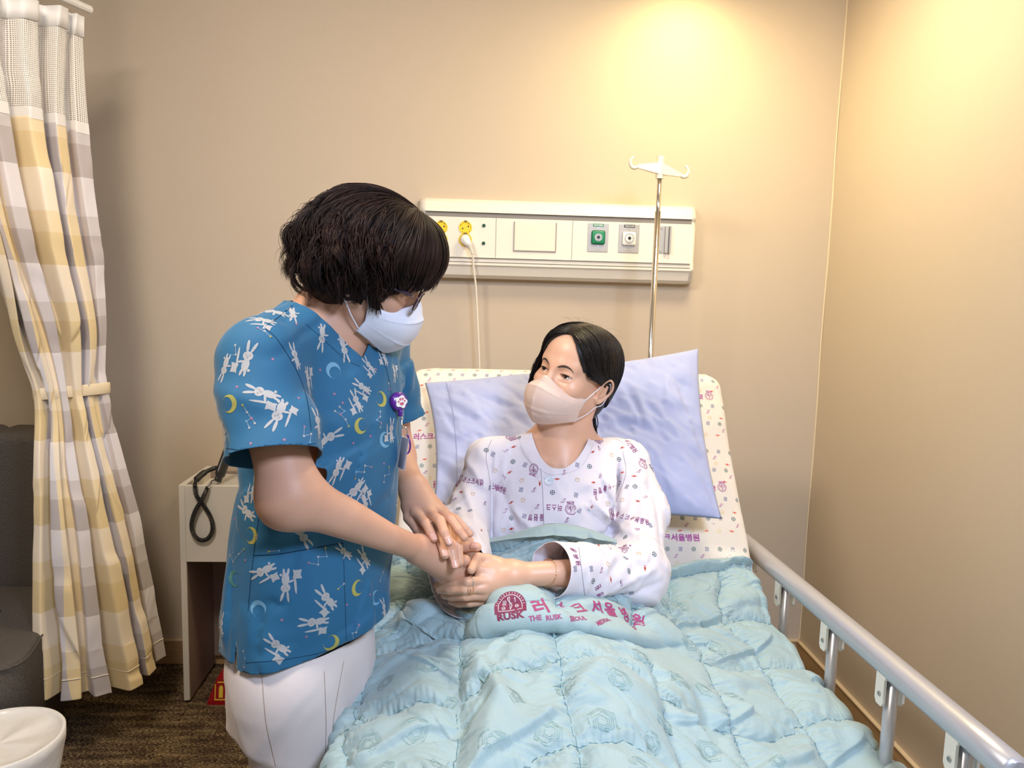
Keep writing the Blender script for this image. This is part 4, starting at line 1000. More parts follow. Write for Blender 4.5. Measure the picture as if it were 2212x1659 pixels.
def frame_R(f, up):
    f = V3(f)/np.linalg.norm(f); u = V3(up)-f*(V3(up)@f); u /= np.linalg.norm(u); return np.stack([np.cross(u, f)*-1 if False else np.cross(f, u)*-1, f, u], 1)
def project(P, f, off, it=4):
    P = np.array(P, float); e = 1e-4
    for _ in range(it):
        d = f(P); g = np.stack([f(P+np.eye(3)[q]*e)-d for q in range(3)], 1)/e; n = np.linalg.norm(g, axis=1)[:, None]+1e-6
        P = P-((d-off)[:, None])*g/n**2
    return P
def strands(name, paths, rad, m, parent, c, R, seg=5):
    """paths: (N, K, 3) local hair centre lines, rad: (N,) thickness"""
    P = np.asarray(paths)@R.T+c; N, K, _ = P.shape
    T = np.gradient(P, axis=1); T /= np.linalg.norm(T, axis=2, keepdims=True)+1e-9
    ctr = c[None, None]; o = P-ctr; a = np.cross(T, o); a /= np.linalg.norm(a, axis=2, keepdims=True)+1e-9; b = np.cross(a, T)
    t = np.linspace(0, 1, K); prof = np.minimum(1, t*8+.35)*np.clip((1-t)*4, .12, 1)
    r = rad[:, None]*prof[None]; th = np.arange(seg)*2*math.pi/seg
    V = P[:, :, None]+r[..., None, None]*(a[:, :, None]*np.cos(th)[None, None, :, None]*1.5+b[:, :, None]*np.sin(th)[None, None, :, None]*.7)
    V = V.reshape(-1, 3); base = (np.arange(N)*K*seg)[:, None, None]; i = np.arange(K-1)[None, :, None]*seg; q = np.arange(seg)[None, None]; q2 = (q+1) % seg
    F_ = np.stack([base+i+q, base+i+q2, base+i+seg+q2, base+i+seg+q], -1).reshape(-1, 4)
    return V, [tuple(f) for f in F_]
def eyes(parent, c, R, gaze, eye_z, iris):
    gz = V3(gaze)/np.linalg.norm(gaze)
    M_scl = mat('eye_white', lin(225, 214, 208), .25); M_iris = mat('iris_brown', iris, .15); M_pup = mat('pupil_black', (.004, .004, .004), .08, coat=1)
    for s in (-1, 1):
        a = np.concatenate([np.linspace(0, .23, 4), np.linspace(.23, .55, 6)[1:], np.linspace(.55, math.pi, 16)[1:]])
        q = Vector(gz).to_track_quat('Z', 'Y').to_matrix(); n = 28; V = []
        for t in a:
            for k in range(n): ph = k*2*math.pi/n; v = q @ Vector((math.sin(t)*math.cos(ph), math.sin(t)*math.sin(ph), math.cos(t))); V.append(np.array(v)*.0124+V3(s*.0315, .0675, eye_z))
        Fs = []; mi = []
        for i in range(len(a)-1):
            for k in range(n): Fs.append((i*n+k, (i+1)*n+k, (i+1)*n+(k+1) % n, i*n+(k+1) % n)); mi.append(2 if a[i+1] <= .24 else 1 if a[i+1] <= .56 else 0)
        link('eye', mesh(to_world(V, c, R), Fs, mi), [M_scl, M_iris, M_pup], parent)
def lashes_brows(parent, c, R, f, eye_h, eye_z, col, browpts):
    m = mat('lash_black', (.012, .009, .008), .6)
    for s in (-1, 1):
        x = np.linspace(-.0130, .0165, 18); zz = eye_z-.0006+eye_h*.98*np.sqrt(np.clip(1-(x/.0150)**2, 0, 1))-np.clip(x-.0128, 0, 1)*.3
        xx = .0325+x
        P = np.stack([s*xx, .090+0*x, zz], 1); P = project(P, f, .0004, 6); P[:, 2] = zz
        MB().tube(to_world(P, c, R), np.interp(np.linspace(0, 1, 18), [0, .3, .8, 1], [.0003, .0009, .0011, .0003]), 6).build('eyelashes', m, parent, smooth=True)
        lo = np.stack([s*xx, .090+0*x, eye_z-.0004-eye_h*np.sqrt(np.clip(1-(x/.0150)**2, 0, 1))], 1); lo = project(lo[5:-2], f, .0001, 6)
        MB().tube(to_world(lo, c, R), .0003, 5).build('lower_lashes', m, parent, smooth=True)
        bp = catmull([(s*b[0], .09, b[1]) for b in browpts], 8); bp = project(bp, f, .0008, 6); rs = np.random.RandomState(3); mb = MB()
        for k in range(260):
            t = rs.rand(); i = t*(len(bp)-1); i0 = int(i); p = bp[i0]; d = bp[min(i0+2, len(bp)-1)]-bp[max(i0-1, 0)]; d /= np.linalg.norm(d)
            wdt = np.interp(t, [0, .25, .7, 1], [.0016, .0026, .0020, .0006]); p = p+V3(0, 0, (rs.rand()*2-1)*wdt); q = p+d*.0055+V3(0, 0, np.interp(t, [0, .4, 1], [.003, .001, -.001]))
            pts = project(np.array([p, (p+q)/2+V3(0, .0004, 0), q]), f, .0005, 3); mb.tube(to_world(pts, c, R), [.00016, .00017, .00006], 4)
        mb.build('eyebrow', mat('brow_brown', (.065, .045, .035), .7), parent, smooth=True)
MASK = [[(0, .106, -.010), (.018, .098, -.018), (.036, .082, -.029), (.055, .062, -.036), (.070, .030, -.036)],
        [(0, .114, -.024), (.022, .109, -.030), (.042, .094, -.036), (.060, .067, -.043), (.071, .033, -.044)],
        [(0, .124, -.043), (.027, .117, -.046), (.048, .099, -.051), (.062, .070, -.055), (.070, .036, -.055)],
        [(0, .124, -.072), (.027, .117, -.072), (.047, .098, -.071), (.061, .069, -.069), (.068, .038, -.066)],
        [(0, .112, -.100), (.022, .105, -.099), (.040, .091, -.094), (.056, .066, -.085), (.067, .036, -.077)],
        [(0, .094, -.119), (.018, .087, -.117), (.034, .075, -.110), (.052, .055, -.099), (.065, .032, -.090)]]
def face_mask(parent, c, R, m, m_line, m_loop, bands=True, loops=(1, -1)):
    A = np.array(MASK); full = np.concatenate([(A*[-1, 1, 1])[:, :0:-1], A], 1)
    G = cubic_resample(cubic_resample(full, 0, 60), 1, 90); rs = vnoise(G, 22, 3)*.0007; G[..., 1] += rs
    # crisp edges of the three folded panels
    for v0, sg in ((20, 1), (42, 1)):
        v = np.arange(60)[:, None]; G[..., 1] += .0018*np.exp(-((v-v0)/1.6)**2)*np.clip(1-np.abs(np.linspace(-1, 1, 90))**4, 0, 1)[None]
    G[..., 1] += (.0028*np.exp(-(np.abs(np.arange(90)-44.5)/1.8))*1)[None]*np.clip(np.arange(60)/8, 0, 1)[:, None]
    V = to_world(G.reshape(-1, 3), c, R); o = link('face_mask', mesh(V, grid_faces(60, 90)), m, parent); solidify(o, .0016, 0)
    W = lambda i, j0=4, j1=86: to_world(G[i, j0:j1]+[0, .0012, 0], c, R)
    mb = MB()
    mb.tube(to_world(np.vstack([G[0], G[1:-1, -1], G[-1, ::-1], G[-2:0:-1, 0]]), c, R), .0009, 6, closed=True)
    if bands:
        for i in (4, 7, 10): mb.tube(W(i, 24, 66) if i > 4 else W(i), .00055, 5)
        mb.tube(to_world(G[7:11, 24]+[0, .0012, 0], c, R), .00055, 5); mb.tube(to_world(G[7:11, 65]+[0, .0012, 0], c, R), .00055, 5)
    else:
        mb.tube(W(20, 2, 88), .0006, 5); mb.tube(W(42, 2, 88), .0006, 5); mb.tube(W(3), .00045, 5)
    mb.build('stitched_edge', m_line, o, smooth=True)
    for s in loops:
        top = [(s*.070, .033, -.040), (s*.077, .014, -.014), (s*.0805, -.002, .004), (s*.086, -.020, .010), (s*.083, -.034, -.004)]
        bot = [(s*.066, .035, -.086), (s*.074, .014, -.068), (s*.078, -.004, -.050), (s*.082, -.022, -.040), (s*.083, -.034, -.014)]
        MB().tube(to_world(catmull(top, 8), c, R), .0012, 6).build('ear_loop', m_loop, o, smooth=True); MB().tube(to_world(catmull(bot, 8), c, R), .0012, 6).build('ear_loop', m_loop, o, smooth=True)
    return o
def finger(pts, rad):
    """finger with slightly thicker joints"""
    P = [V3(p) for p in pts]; out = []; rr = []
    for i in range(len(P)-1):
        out += [P[i], (P[i]+P[i+1])/2]; rr += [rad[i], (rad[i]+rad[i+1])/2*.93]
    out.append(P[-1]); rr.append(rad[-1]); return chain(out, rr)
def hand(palm, fingers, k=.007, kp=.016):
    pm = SU(palm, kp)
    def f(P):
        p = pm(P); d = None
        for g in fingers:
            e = smin(p, g(P), k); d = e if d is None else np.minimum(d, e)
        return d
    return f
def nail(parent, tip, prev, up, r, m):
    """nail plate on the back of the last finger joint"""
    tip, prev, up = V3(tip), V3(prev), V3(up); d = tip-prev; d /= np.linalg.norm(d); up = up-d*(up@d); up /= np.linalg.norm(up); s = np.cross(d, up); V = []; n, k = 9, 9
    for i in range(n):
        for j in range(k):
            u = -1+2*i/(n-1); v = -1+2*j/(k-1); a = v*.85; L = (u*.95)*r*(1.0 if abs(v) < .99 else .97)
            rr = r*1.02*(1-.10*(max(u, 0))**2); ln = 1-.22*v*v*(u > 0)
            V.append(tip-d*r*.12+d*L*ln+s*math.sin(a)*rr*.98+up*(math.cos(a)*rr+.0002))
    o = link('fingernail', mesh(V, grid_faces(n, k)), m, parent); solidify(o, .0006, 0); return o
SKF = V3(0, -1, .35)
# ================================================================ nurse
nurse = tag(empty('person', (-.27, -1.32, 0)), 'standing person in glasses, white mask and blue rabbit-print tunic, holding the patient\'s hands', 'person')
M_skN = skin('skin_nurse', lin(208, 160, 133)); M_nail = mat('nail_pink', lin(226, 172, 156), .22, sub=.1)
NF = V3(.766, -.643, 0); NS = V3(.643, .766, 0); PHI = math.atan2(.766, .643)
NC = V3(-.174, -1.318, 1.376); NR = frame_R((.90, .06, -.44), (.28, -.17, .93))
# torso rows: pixel of the centre line, depth, half width, half depth
TR = [((664, 1450), -1.340, 0.150, 0.113), ((670, 1300), -1.340, 0.154, 0.117), ((682, 1150), -1.330, 0.148, 0.112), ((694, 1020), -1.315, 0.144, 0.112), ((704, 900), -1.310, 0.146, 0.112), ((701, 800), -1.300, 0.148, 0.102), ((701, 745), -1.290, 0.146, 0.087), ((703, 705), -1.280, 0.119, 0.069), ((711, 675), -1.275, 0.079, 0.056), ((716, 655), -1.270, 0.056, 0.049)]
TP = [at(*q, y=y_) for q, y_, a, b in TR]
_o = np.argsort([p[2] for p in TP]); TZs = [TP[i][2] for i in _o]
torso_n = stack(TZs, [TP[i][0] for i in _o], [TP[i][1] for i in _o], [TR[i][2] for i in _o], [TR[i][3] for i in _o], PHI)
shN, shF = at(560, 783, y=-1.455), at(822, 752, y=-1.135)
nkb = at(708, 684, y=-1.295)
shirt_top = SU([torso_n, (cone(nkb, shN+V3(0, 0, .012), .048, .052), .05), (cone(nkb, shF+V3(0, 0, .008), .046, .050), .05)], .04)
slN1 = at(592, 988, y=-1.515); slF1 = at(852, 900, y=-1.11)
sleeveN = cone(shN, slN1+(slN1-shN)*.12, .058, .077); sleeveF = cone(shF+V3(0, 0, -.005), slF1+(slF1-shF)*.12, .052, .060)
def tunic(P):
    d = smin(smin(shirt_top(P), sleeveN(P), .035), sleeveF(P), .03)
    q = P-TP[5]; u = q@NS; w_ = q@NF; z = P[:, 2]
    # soft folds: from the armpit, across the belly, towards the hem
    d = d+.0035*np.sin((u*26+z*9)+2.2*np.sin(z*7))*np.clip((1.18-z)*3, 0, 1)*np.clip(w_*6+.6, 0, 1)
    d = d-.0045*np.abs(vnoise(P*[1, 1, .45], 6.5, 17))-.004*np.abs(np.sin(q@V3(9, -6, 5)*1.6+1.8*vnoise(P, 3, 2)))*np.clip((z-1.0)*4, 0, 1)*np.clip(u*6+.6, 0, 1)
    d = d-.006*np.exp(-((z-1.125+.35*(u+.08))/.018)**2)*np.clip(-u*9, 0, 1)+.004*vnoise(P, 4.2, 8)
    a = P-shN; tt = np.clip((a@(slN1-shN))/((slN1-shN)@(slN1-shN)), 0, 1.2)
    d = d-.004*np.sin(7*tt+9*(a@V3(1, .2, 0))*3)*np.clip(sleeveN(P)*-40+1, 0, 1)*tt
    return d
body_torso_n = lambda P: shirt_top(P)+.011
elN, wrN = at(628, 1072, y=-1.515), at(905, 1187, y=-1.325)
foN = at(742, 1118, y=-1.475); fo2N = at(835, 1160, y=-1.41)
armN = SU([cone(shN, elN, .050, .040), (chain([elN, foN, fo2N, wrN], [.0405, .0330, .0245, .0215]), .04), (sphere(elN+V3(-.010, 0, -.010), .032), .03)], .03)
elF, wrF = at(852, 985, y=-1.10), at(893, 1055, y=-1.215)
armF = SU([cone(shF, elF, .045, .038), (chain([elF, wrF], [.038, .0245]), .03)], .03)
A_ = lambda x, y, d: at(x, y, y=d)
handNR = hand([cone(wrN, A_(940, 1205, -1.306), .0215, .0200), cone(wrN, A_(1000, 1224, -1.288), .018, .0125), cone(wrN, A_(996, 1238, -1.296), .018, .0125), cone(wrN, A_(982, 1246, -1.296), .018, .0120), cone(wrN, A_(958, 1248, -1.288), .018, .0115), cone(wrN, A_(948, 1190, -1.278), .018, .014)],
    [finger([A_(1000, 1224, -1.288), A_(1012, 1238, -1.258), A_(998, 1258, -1.233)], [.0115, .010, .0085]), finger([A_(996, 1238, -1.296), A_(1004, 1250, -1.263), A_(985, 1262, -1.238)], [.0115, .010, .0085]),
     finger([A_(982, 1246, -1.296), A_(992, 1258, -1.268), A_(970, 1265, -1.238)], [.011, .0095, .008]), finger([A_(958, 1248, -1.288), A_(965, 1262, -1.263), A_(945, 1265, -1.238)], [.010, .009, .0075]),
     finger([A_(948, 1188, -1.283), A_(972, 1200, -1.273), A_(990, 1208, -1.283), A_(1004, 1211, -1.303)], [.013, .011, .0105, .0112])])
NLf = [[(900, 1110, -1.268), (920, 1131, -1.305), (929, 1148, -1.322), (937, 1163, -1.330)], [(926, 1108, -1.272), (951, 1125, -1.318), (960, 1150, -1.342), (969, 1171, -1.350)], [(946, 1106, -1.262), (974, 1122, -1.300), (991, 1145, -1.318), (1003, 1161, -1.322)], [(955, 1104, -1.245), (985, 1121, -1.270), (1004, 1142, -1.282), (1015, 1154, -1.285)]]
NLr = [[.0098, .0095, .0086, .0078], [.0100, .0098, .0088, .0080], [.0095, .0092, .0084, .0076], [.008, .0078, .0072, .0064]]
handNL = hand([cone(wrF, A_(898, 1108, -1.262), .022, .0120), cone(wrF, A_(924, 1106, -1.268), .021, .0125), cone(wrF, A_(944, 1104, -1.260), .021, .0120), cone(wrF, A_(953, 1102, -1.245), .020, .0105), cone(wrF, A_(884, 1092, -1.240), .020, .015)],
    [finger([A_(*p) for p in f], r) for f, r in zip(NLf, NLr)]+[finger([A_(884, 1095, -1.240), A_(884, 1118, -1.258), A_(902, 1143, -1.285), A_(923, 1163, -1.302)], [.0140, .0118, .0100, .0086])])
hdN = local(head_local(.0030, .0), NC, NR)
skb = to_world([(0, -.035, -.045)], NC, NR)[0]; jaw = to_world([(0, .035, -.085)], NC, NR)[0]
neckN = SU([cone(nkb+V3(0, 0, -.03), skb, .056, .050), (cone(nkb+NF*.045+V3(0, 0, -.03), jaw, .030, .026), .04)], .03)
bodyN = SU([body_torso_n, (neckN, .035), (hdN, .014)], .02)
def body_mesh(parts):
    V = []; Fs = []
    for f, lo, hi, r in parts:
        v, q = sdf_mesh(f, lo, hi, r); v = smooth_mesh(v, q, 1, .3); Fs += [tuple(x) for x in (q+len(V))]; V += list(v)
    return V, Fs
upN = lambda P: np.minimum(bodyN(P), smin(armN(P), body_torso_n(P), .03))
V, Fs = [], []
v, q = sdf_mesh(lambda P: smin(armN(P), handNR(P), .012), (-.62, -1.62, .66), (.04, -1.20, 1.36), .0022); v = smooth_mesh(v, q, 1, .4); V += list(v); Fs += [tuple(x) for x in q]
n0_ = len(V); v, q = sdf_mesh(lambda P: smin(armF(P), handNL(P), .012), (-.30, -1.42, .80), (.06, -1.02, 1.36), .0018); v = smooth_mesh(v, q, 1, .3); V += list(v); Fs += [tuple(x+n0_) for x in q]
n0_ = len(V); v, q = sdf_mesh(bodyN, (-.56, -1.58, .95), (.02, -1.02, 1.55), .0020); v = smooth_mesh(v, q, 1, .3); V += list(v); Fs += [tuple(x+n0_) for x in q]
body = link('body', mesh(V, Fs), M_skN, nurse)
for fi, rr in ((0, .0078), (1, .0080)): nail(body, A_(*NLf[fi][-1]), A_(*NLf[fi][-2]), V3(.25, -1, .35), rr, M_nail)
eyes(nurse, NC, NR, (.1, 1, -.1), 0, lin(60, 38, 26))
headf = head_local(.0030, .0)
lashes_brows(nurse, NC, NR, headf, .0030, 0, None, [(.014, .018), (.026, .0235), (.040, .0225), (.052, .016)])

# tunic
def tunic_build():
    V, Fs = sdf_mesh(tunic, (-.60, -1.66, .58), (.05, -.98, 1.42), .0048); V = smooth_mesh(V, Fs, 2, .5)
    q = V-TP[5]; u = q@NS; w_ = q@NF; z = V[:, 2]
    zV = at(784, 778, y=-1.395)[2]; zS = nkb[2]+.022
    front = np.clip((w_+.015)/.05, 0, 1); front = front*front*(3-2*front)
    zf = zV+np.abs(u-.004)/.088*(zS-zV); zb = zS+.004+np.clip(np.abs(u)-.075, 0, 1)*1.2
    neck = (front*zf+(1-front)*zb)-z
    ax = (slN1-shN)/np.linalg.norm(slN1-shN); ax = ax+V3(-.10, 0, .0); ax /= np.linalg.norm(ax); axF = (slF1-shF)/np.linalg.norm(slF1-shF)
    st = shirt_top(V); v1 = np.maximum(np.maximum(-((V-slN1)@ax), .014-st), np.linalg.norm(V-slN1-ax*.04, axis=1)-.11); v2 = np.maximum(np.maximum(-((V-slF1)@axF), .014-st), np.linalg.norm(V-slF1-axF*.03, axis=1)-.14)
    # hem: the front panel hangs a little lower than the back, open at the side
    h1, h2, h3 = at(525, 1443, y=-1.46), at(838, 1340, y=-1.38), at(470, 1385, y=-1.40); W0 = .016; hf = np.interp(V[:, 0], [h1[0], (h1[0]+h2[0])/2, h2[0]], [h1[2], (h1[2]+h2[2])/2-.006, h2[2]]); hz = np.where(w_ > W0, hf, np.minimum(hf+.014, h3[2]-.01))
    hem = z-hz
    slit = np.where((u < 0), np.abs(w_-W0)-.0035*np.clip((at(525, 1335, y=-1.45)[2]-z)*12, 0, 1), .1)
    slit = np.where((z < at(525, 1335, y=-1.45)[2]) & (u < -.08), slit, .1)
    val = np.minimum.reduce([neck, v1, v2, hem, slit]); Vc, Fc = clip(V, Fs, val)
    return Vc, Fc
TV, TF = tunic_build()
prn = Printer(TV, TF, .0005)
# printed figures: rabbits with mallets, moons, stars
def oval(cx, cy, rx, ry, rot=0, n=14):
    c, s = math.cos(rot), math.sin(rot); return [(cx+rx*math.cos(t)*c-ry*math.sin(t)*s, cy+rx*math.cos(t)*s+ry*math.sin(t)*c) for t in np.linspace(0, 2*math.pi, n, endpoint=False)]
RAB = join2d(*[tess([o], .008) for o in (oval(0, .0, .0078, .0070), oval(-.0045, .0145, .0023, .0098, .18), oval(.0050, .0142, .0023, .0095, -.28), oval(.0008, -.0145, .0062, .0105, .06), oval(-.0030, -.0262, .0021, .0058, -.1), oval(.0040, -.0262, .0021, .0058, .12), oval(.0085, -.0215, .0024, .0022), oval(-.0082, -.0108, .0065, .0018, .35))])
MAL = join2d(tess([oval(-.0150, -.006, .0019, .0165, .12)], .008), tess([[(-.024, -.030), (-.0225, -.021), (-.0250, -.015), (-.0100, -.0150), (-.0115, -.022), (-.0100, -.030), (-.014, -.0285)]], .008))
FACE = join2d(*[tess([o], .01) for o in (oval(-.003, .001, .0006, .0007), oval(.003, .001, .0006, .0007), oval(0, -.0012, .0008, .0005), oval(0, -.0034, .0005, .0006))])
MOON = [(.0125*math.cos(t), .0125*math.sin(t)) for t in np.linspace(.55, 2*math.pi-.55, 22)]+[(.0046+.0098*math.cos(t), .0098*math.sin(t)) for t in np.linspace(2*math.pi-.86, .86, 18)]
MOON = tess([MOON], .008)
def star(r): return tess([[((r if k % 2 == 0 else r*.45)*math.sin(k*math.pi/5), (r if k % 2 == 0 else r*.45)*math.cos(k*math.pi/5)) for k in range(10)]], .01)
ST = star(.0030)
RABS = [(536, 769, -15, 1.1, 1), (560, 846, 80, 1.15, 1), (599, 899, 155, 1.15, 1), (636, 764, 20, .9, 0), (695, 733, 150, 1.0, 0), (744, 757, 190, 1.0, 0), (795, 787, 60, .75, 1), (780, 834, 75, .85, 1), (768, 862, 30, .85, 1), (828, 765, -10, .8, 1), (686, 908, 0, 1.0, 0), (714, 943, -78, 1.1, 0), (486, 947, 200, .9, 0), (583, 672, 60, 1.2, 0), (633, 682, 170, .9, 0),
        (725, 1021, 140, 1., 1), (763, 1063, 130, 1.05, 1), (789, 1090, 205, .8, 1), (550, 1052, 12, 1, 1), (529, 1101, 62, 1.05, 0), (656, 1161, 215, 1.0, 0), (785, 1201, 50, .95, 1), (562, 1236, 112, 1.05, 1), (617, 1270, 178, 1.1, 1), (703, 1289, 42, 1.05, 1), (673, 1344, 82, 1.05, 1), (595, 1391, 48, 1.0, 1), (494, 1110, 5, .8, 0), (478, 1345, 0, .9, 1), (829, 1311, 20, .8, 0), (770, 1398, 200, .9, 0), (741, 1190, 60, .8, 0), (845, 925, -8, .9, 1), (666, 830, 200, 1.0, 1), (560, 690, 75, 1.0, 1), (858, 1080, 10, .8, 0), (484, 800, 160, .9, 0), (852, 810, 170, .7, 1), (492, 1040, 120, .8, 0)]
for x, y, r, s_, ml in RABS:
    f = prn.frame(x, y, math.radians(r))
    if f is None: continue
    prn.put(RAB, 1, *f, s_*.9, .0005, .03); prn.put(FACE, 5, *f, s_*.9, .0008, .03)
    if ml: prn.put(MAL, 1, *f, s_*.9, .0005, .03)
for x, y, r, mi in ((495, 872, 190, 2), (809, 730, 20, 2), (720, 800, -60, 3), (823, 862, 150, 2), (780, 920, 30, 2), (830, 950, 20, 3), (543, 1157, 170, 2), (507, 1250, 0, 4), (559, 1314, -80, 3), (772, 1270, 10, 2), (716, 1389, 140, 2), (811, 1292, 30, 3)):
    f = prn.frame(x, y, math.radians(r)); 
    if f: prn.put(MOON, mi, *f, 1.1, .0005, .03)
PK, YL, BL, WH = 6, 2, 3, 1
for x, y in ((589, 776), (691, 799), (812, 798), (722, 851), (645, 860), (676, 864), (614, 950), (542, 958), (763, 957), (800, 942), (512, 836), (792, 848), (507, 1121), (554, 1160), (609, 1339), (662, 1375), (799, 1284), (749, 1306), (677, 1002), (829, 1001), (740, 870), (530, 1210), (640, 700), (480, 1290)):
    f = prn.frame(x, y, (x*7 % 13)/13)
    if f: prn.put(ST, PK, *f, 1.05, .0005, .03)
c2 = lambda L: [(440+x/4.148, 600+y/4.148, c_) for x, y, c_ in L]
c6 = lambda L: [(440+x/3.191, 960+y/3.191, c_) for x, y, c_ in L]
CONS = [c2([(285, 605, WH), (290, 690, WH), (240, 695, BL)]), c2([(350, 1140, YL), (390, 1205, WH), (430, 1260, PK), (460, 1305, WH)]), c2([(430, 1260, PK), (385, 1285, BL), (410, 1345, WH)]), c2([(485, 450, PK), (545, 480, WH), (597, 527, YL)]), c2([(1175, 1195, WH), (1225, 1225, PK), (1270, 1270, WH), (1297, 1330, YL)]), c2([(1225, 1225, PK), (1260, 1195, BL), (1215, 1155, WH)]), c2([(900, 1335, PK), (895, 1420, WH), (960, 1400, WH), (950, 1475, BL)]), c2([(1655, 945, WH), (1665, 1000, PK)]), c2([(1580, 1200, WH), (1580, 1245, WH), (1550, 1275, BL), (1590, 1300, PK), (1580, 1340, WH)]),
        c6([(1045, 235, YL), (1050, 190, BL), (1105, 190, WH), (1110, 145, WH), (1155, 155, PK)]), c6([(1275, 155, YL), (1275, 205, BL), (1245, 215, WH), (1240, 260, WH)]), c6([(390, 455, WH), (430, 430, WH), (410, 490, BL), (455, 470, PK)]), c6([(205, 745, BL), (185, 765, WH), (205, 810, WH), (245, 755, WH), (280, 722, YL)]), c6([(450, 738, YL), (520, 732, BL)]), c6([(838, 712, YL), (848, 772, BL), (788, 775, WH), (788, 828, WH), (722, 815, PK)]), c6([(925, 995, YL), (965, 960, WH)]), c6([(1035, 1360, YL), (1025, 1300, BL), (1050, 1295, WH), (1070, 1245, PK)]), c6([(275, 1425, WH), (285, 1475, BL), (280, 1535, WH)]), c6([(825, 1455, YL), (795, 1495, WH)]), c6([(1260, 815, YL), (1235, 880, WH), (1215, 940, WH)])]
def surf_line(pr, pts, n=14, lift=.001):
    out = []
    P = catmull(np.array([(a, b, 0) for a, b in pts]), n) if len(pts) > 2 else np.array([(pts[0][0]+(pts[1][0]-pts[0][0])*t, pts[0][1]+(pts[1][1]-pts[0][1])*t, 0) for t in np.linspace(0, 1, n)])
    for a, b, _ in P:
        f = pr.frame(a, b)
        if f is None: continue
        out.append((f[0], np.cross(f[1], f[2])))
    return out
def draw_line(pr, pts, wd, mi, lift=.001, n=14):
    L = surf_line(pr, pts, n); P = np.array([p for p, _ in L]); 
    if len(P) < 3: return
    T = np.gradient(P, axis=0); T /= np.linalg.norm(T, axis=1)[:, None]+1e-9
    b0 = len(pr.V)
    for i in range(len(P)):
        nn = L[i][1]/np.linalg.norm(L[i][1]); s = np.cross(T[i], nn); pr.V += [tuple(P[i]+s*wd/2+nn*lift), tuple(P[i]-s*wd/2+nn*lift)]
    for i in range(len(P)-1):
        if np.linalg.norm(P[i+1]-P[i]) < .03: pr.F.append((b0+2*i, b0+2*i+1, b0+2*i+3, b0+2*i+2)); pr.M.append(mi)
for L in CONS:
    for i, (x, y, c_) in enumerate(L):
        if i: draw_line(prn, [(L[i-1][0], L[i-1][1]), (x, y)], .0006, 1, .0006, 8)
        f = prn.frame(x, y, i*.4)
        if f: prn.put(ST, c_, *f, .85, .0008, .03)
# seams: pocket, princess line, side seam, hems, armhole, collar band
for pts, wd in (([(548, 1200), (600, 1197), (660, 1187), (741, 1173)], .0012), ([(741, 1173), (745, 1290), (749, 1425)], .0007), ([(562, 1100), (548, 1200), (536, 1320)], .0009), ([(530, 1432), (620, 1424), (720, 1402), (800, 1362)], .0007), ([(485, 968), (560, 975), (682, 958)], .0007), ([(572, 708), (600, 735), (640, 800), (662, 860), (672, 930)], .0009), ([(573, 705), (598, 688), (632, 660)], .0009), ([(660, 700), (700, 735), (745, 775), (778, 792)], .0006), ([(815, 745), (835, 800), (845, 850)], .0010)):
    draw_line(prn, pts, wd, 7, .0005, 16)
# the same print carries on over the back and the far side
rs = np.random.RandomState(21)
for k in range(46):
    a = rs.uniform(1.3, 4.6); zz = rs.uniform(.70, 1.24); d = V3(math.cos(a+PHI+1.2), math.sin(a+PHI+1.2), 0); c_ = V3(np.interp(zz, TZs, [TP[i][0] for i in _o]), np.interp(zz, TZs, [TP[i][1] for i in _o]), zz)
    if d@(CAM-c_) > -.1: continue
    h = prn.ray(c_+d*.4, -d)
    if h[0] is None: continue
    n = np.array(h[1]); n = n if n@d > 0 else -n; r = rs.uniform(0, 6.28); b = V3(0, 0, 1)-n*n[2]; b /= np.linalg.norm(b); t = np.cross(b, n); t2, b2 = t*math.cos(r)+b*math.sin(r), b*math.cos(r)-t*math.sin(r)
    if k % 3: prn.put(RAB, 1, np.array(h[0]), t2, b2, 1, .0005, .03)
    else: prn.put(MOON, 2+k % 2, np.array(h[0]), t2, b2, 1.1, .0005, .03)
M_tun = cloth('blue_teal_tunic', lin(31, 98, 136), 900, .12, .25, .75)
tun = prn.finish('tunic', [M_tun, mat('print_white', lin(226, 224, 222), .7), mat('print_yellow', lin(222, 214, 120), .7), mat('print_sky', lin(150, 208, 234), .7), mat('print_teal', lin(110, 168, 160), .7), mat('print_face', lin(130, 110, 110), .7), mat('print_pink', lin(216, 160, 190), .7), mat('seam_dark', lin(18, 52, 82), .8)], nurse, .0012)
tun['label'] = 'blue tunic printed with white rabbits, moons and stars'

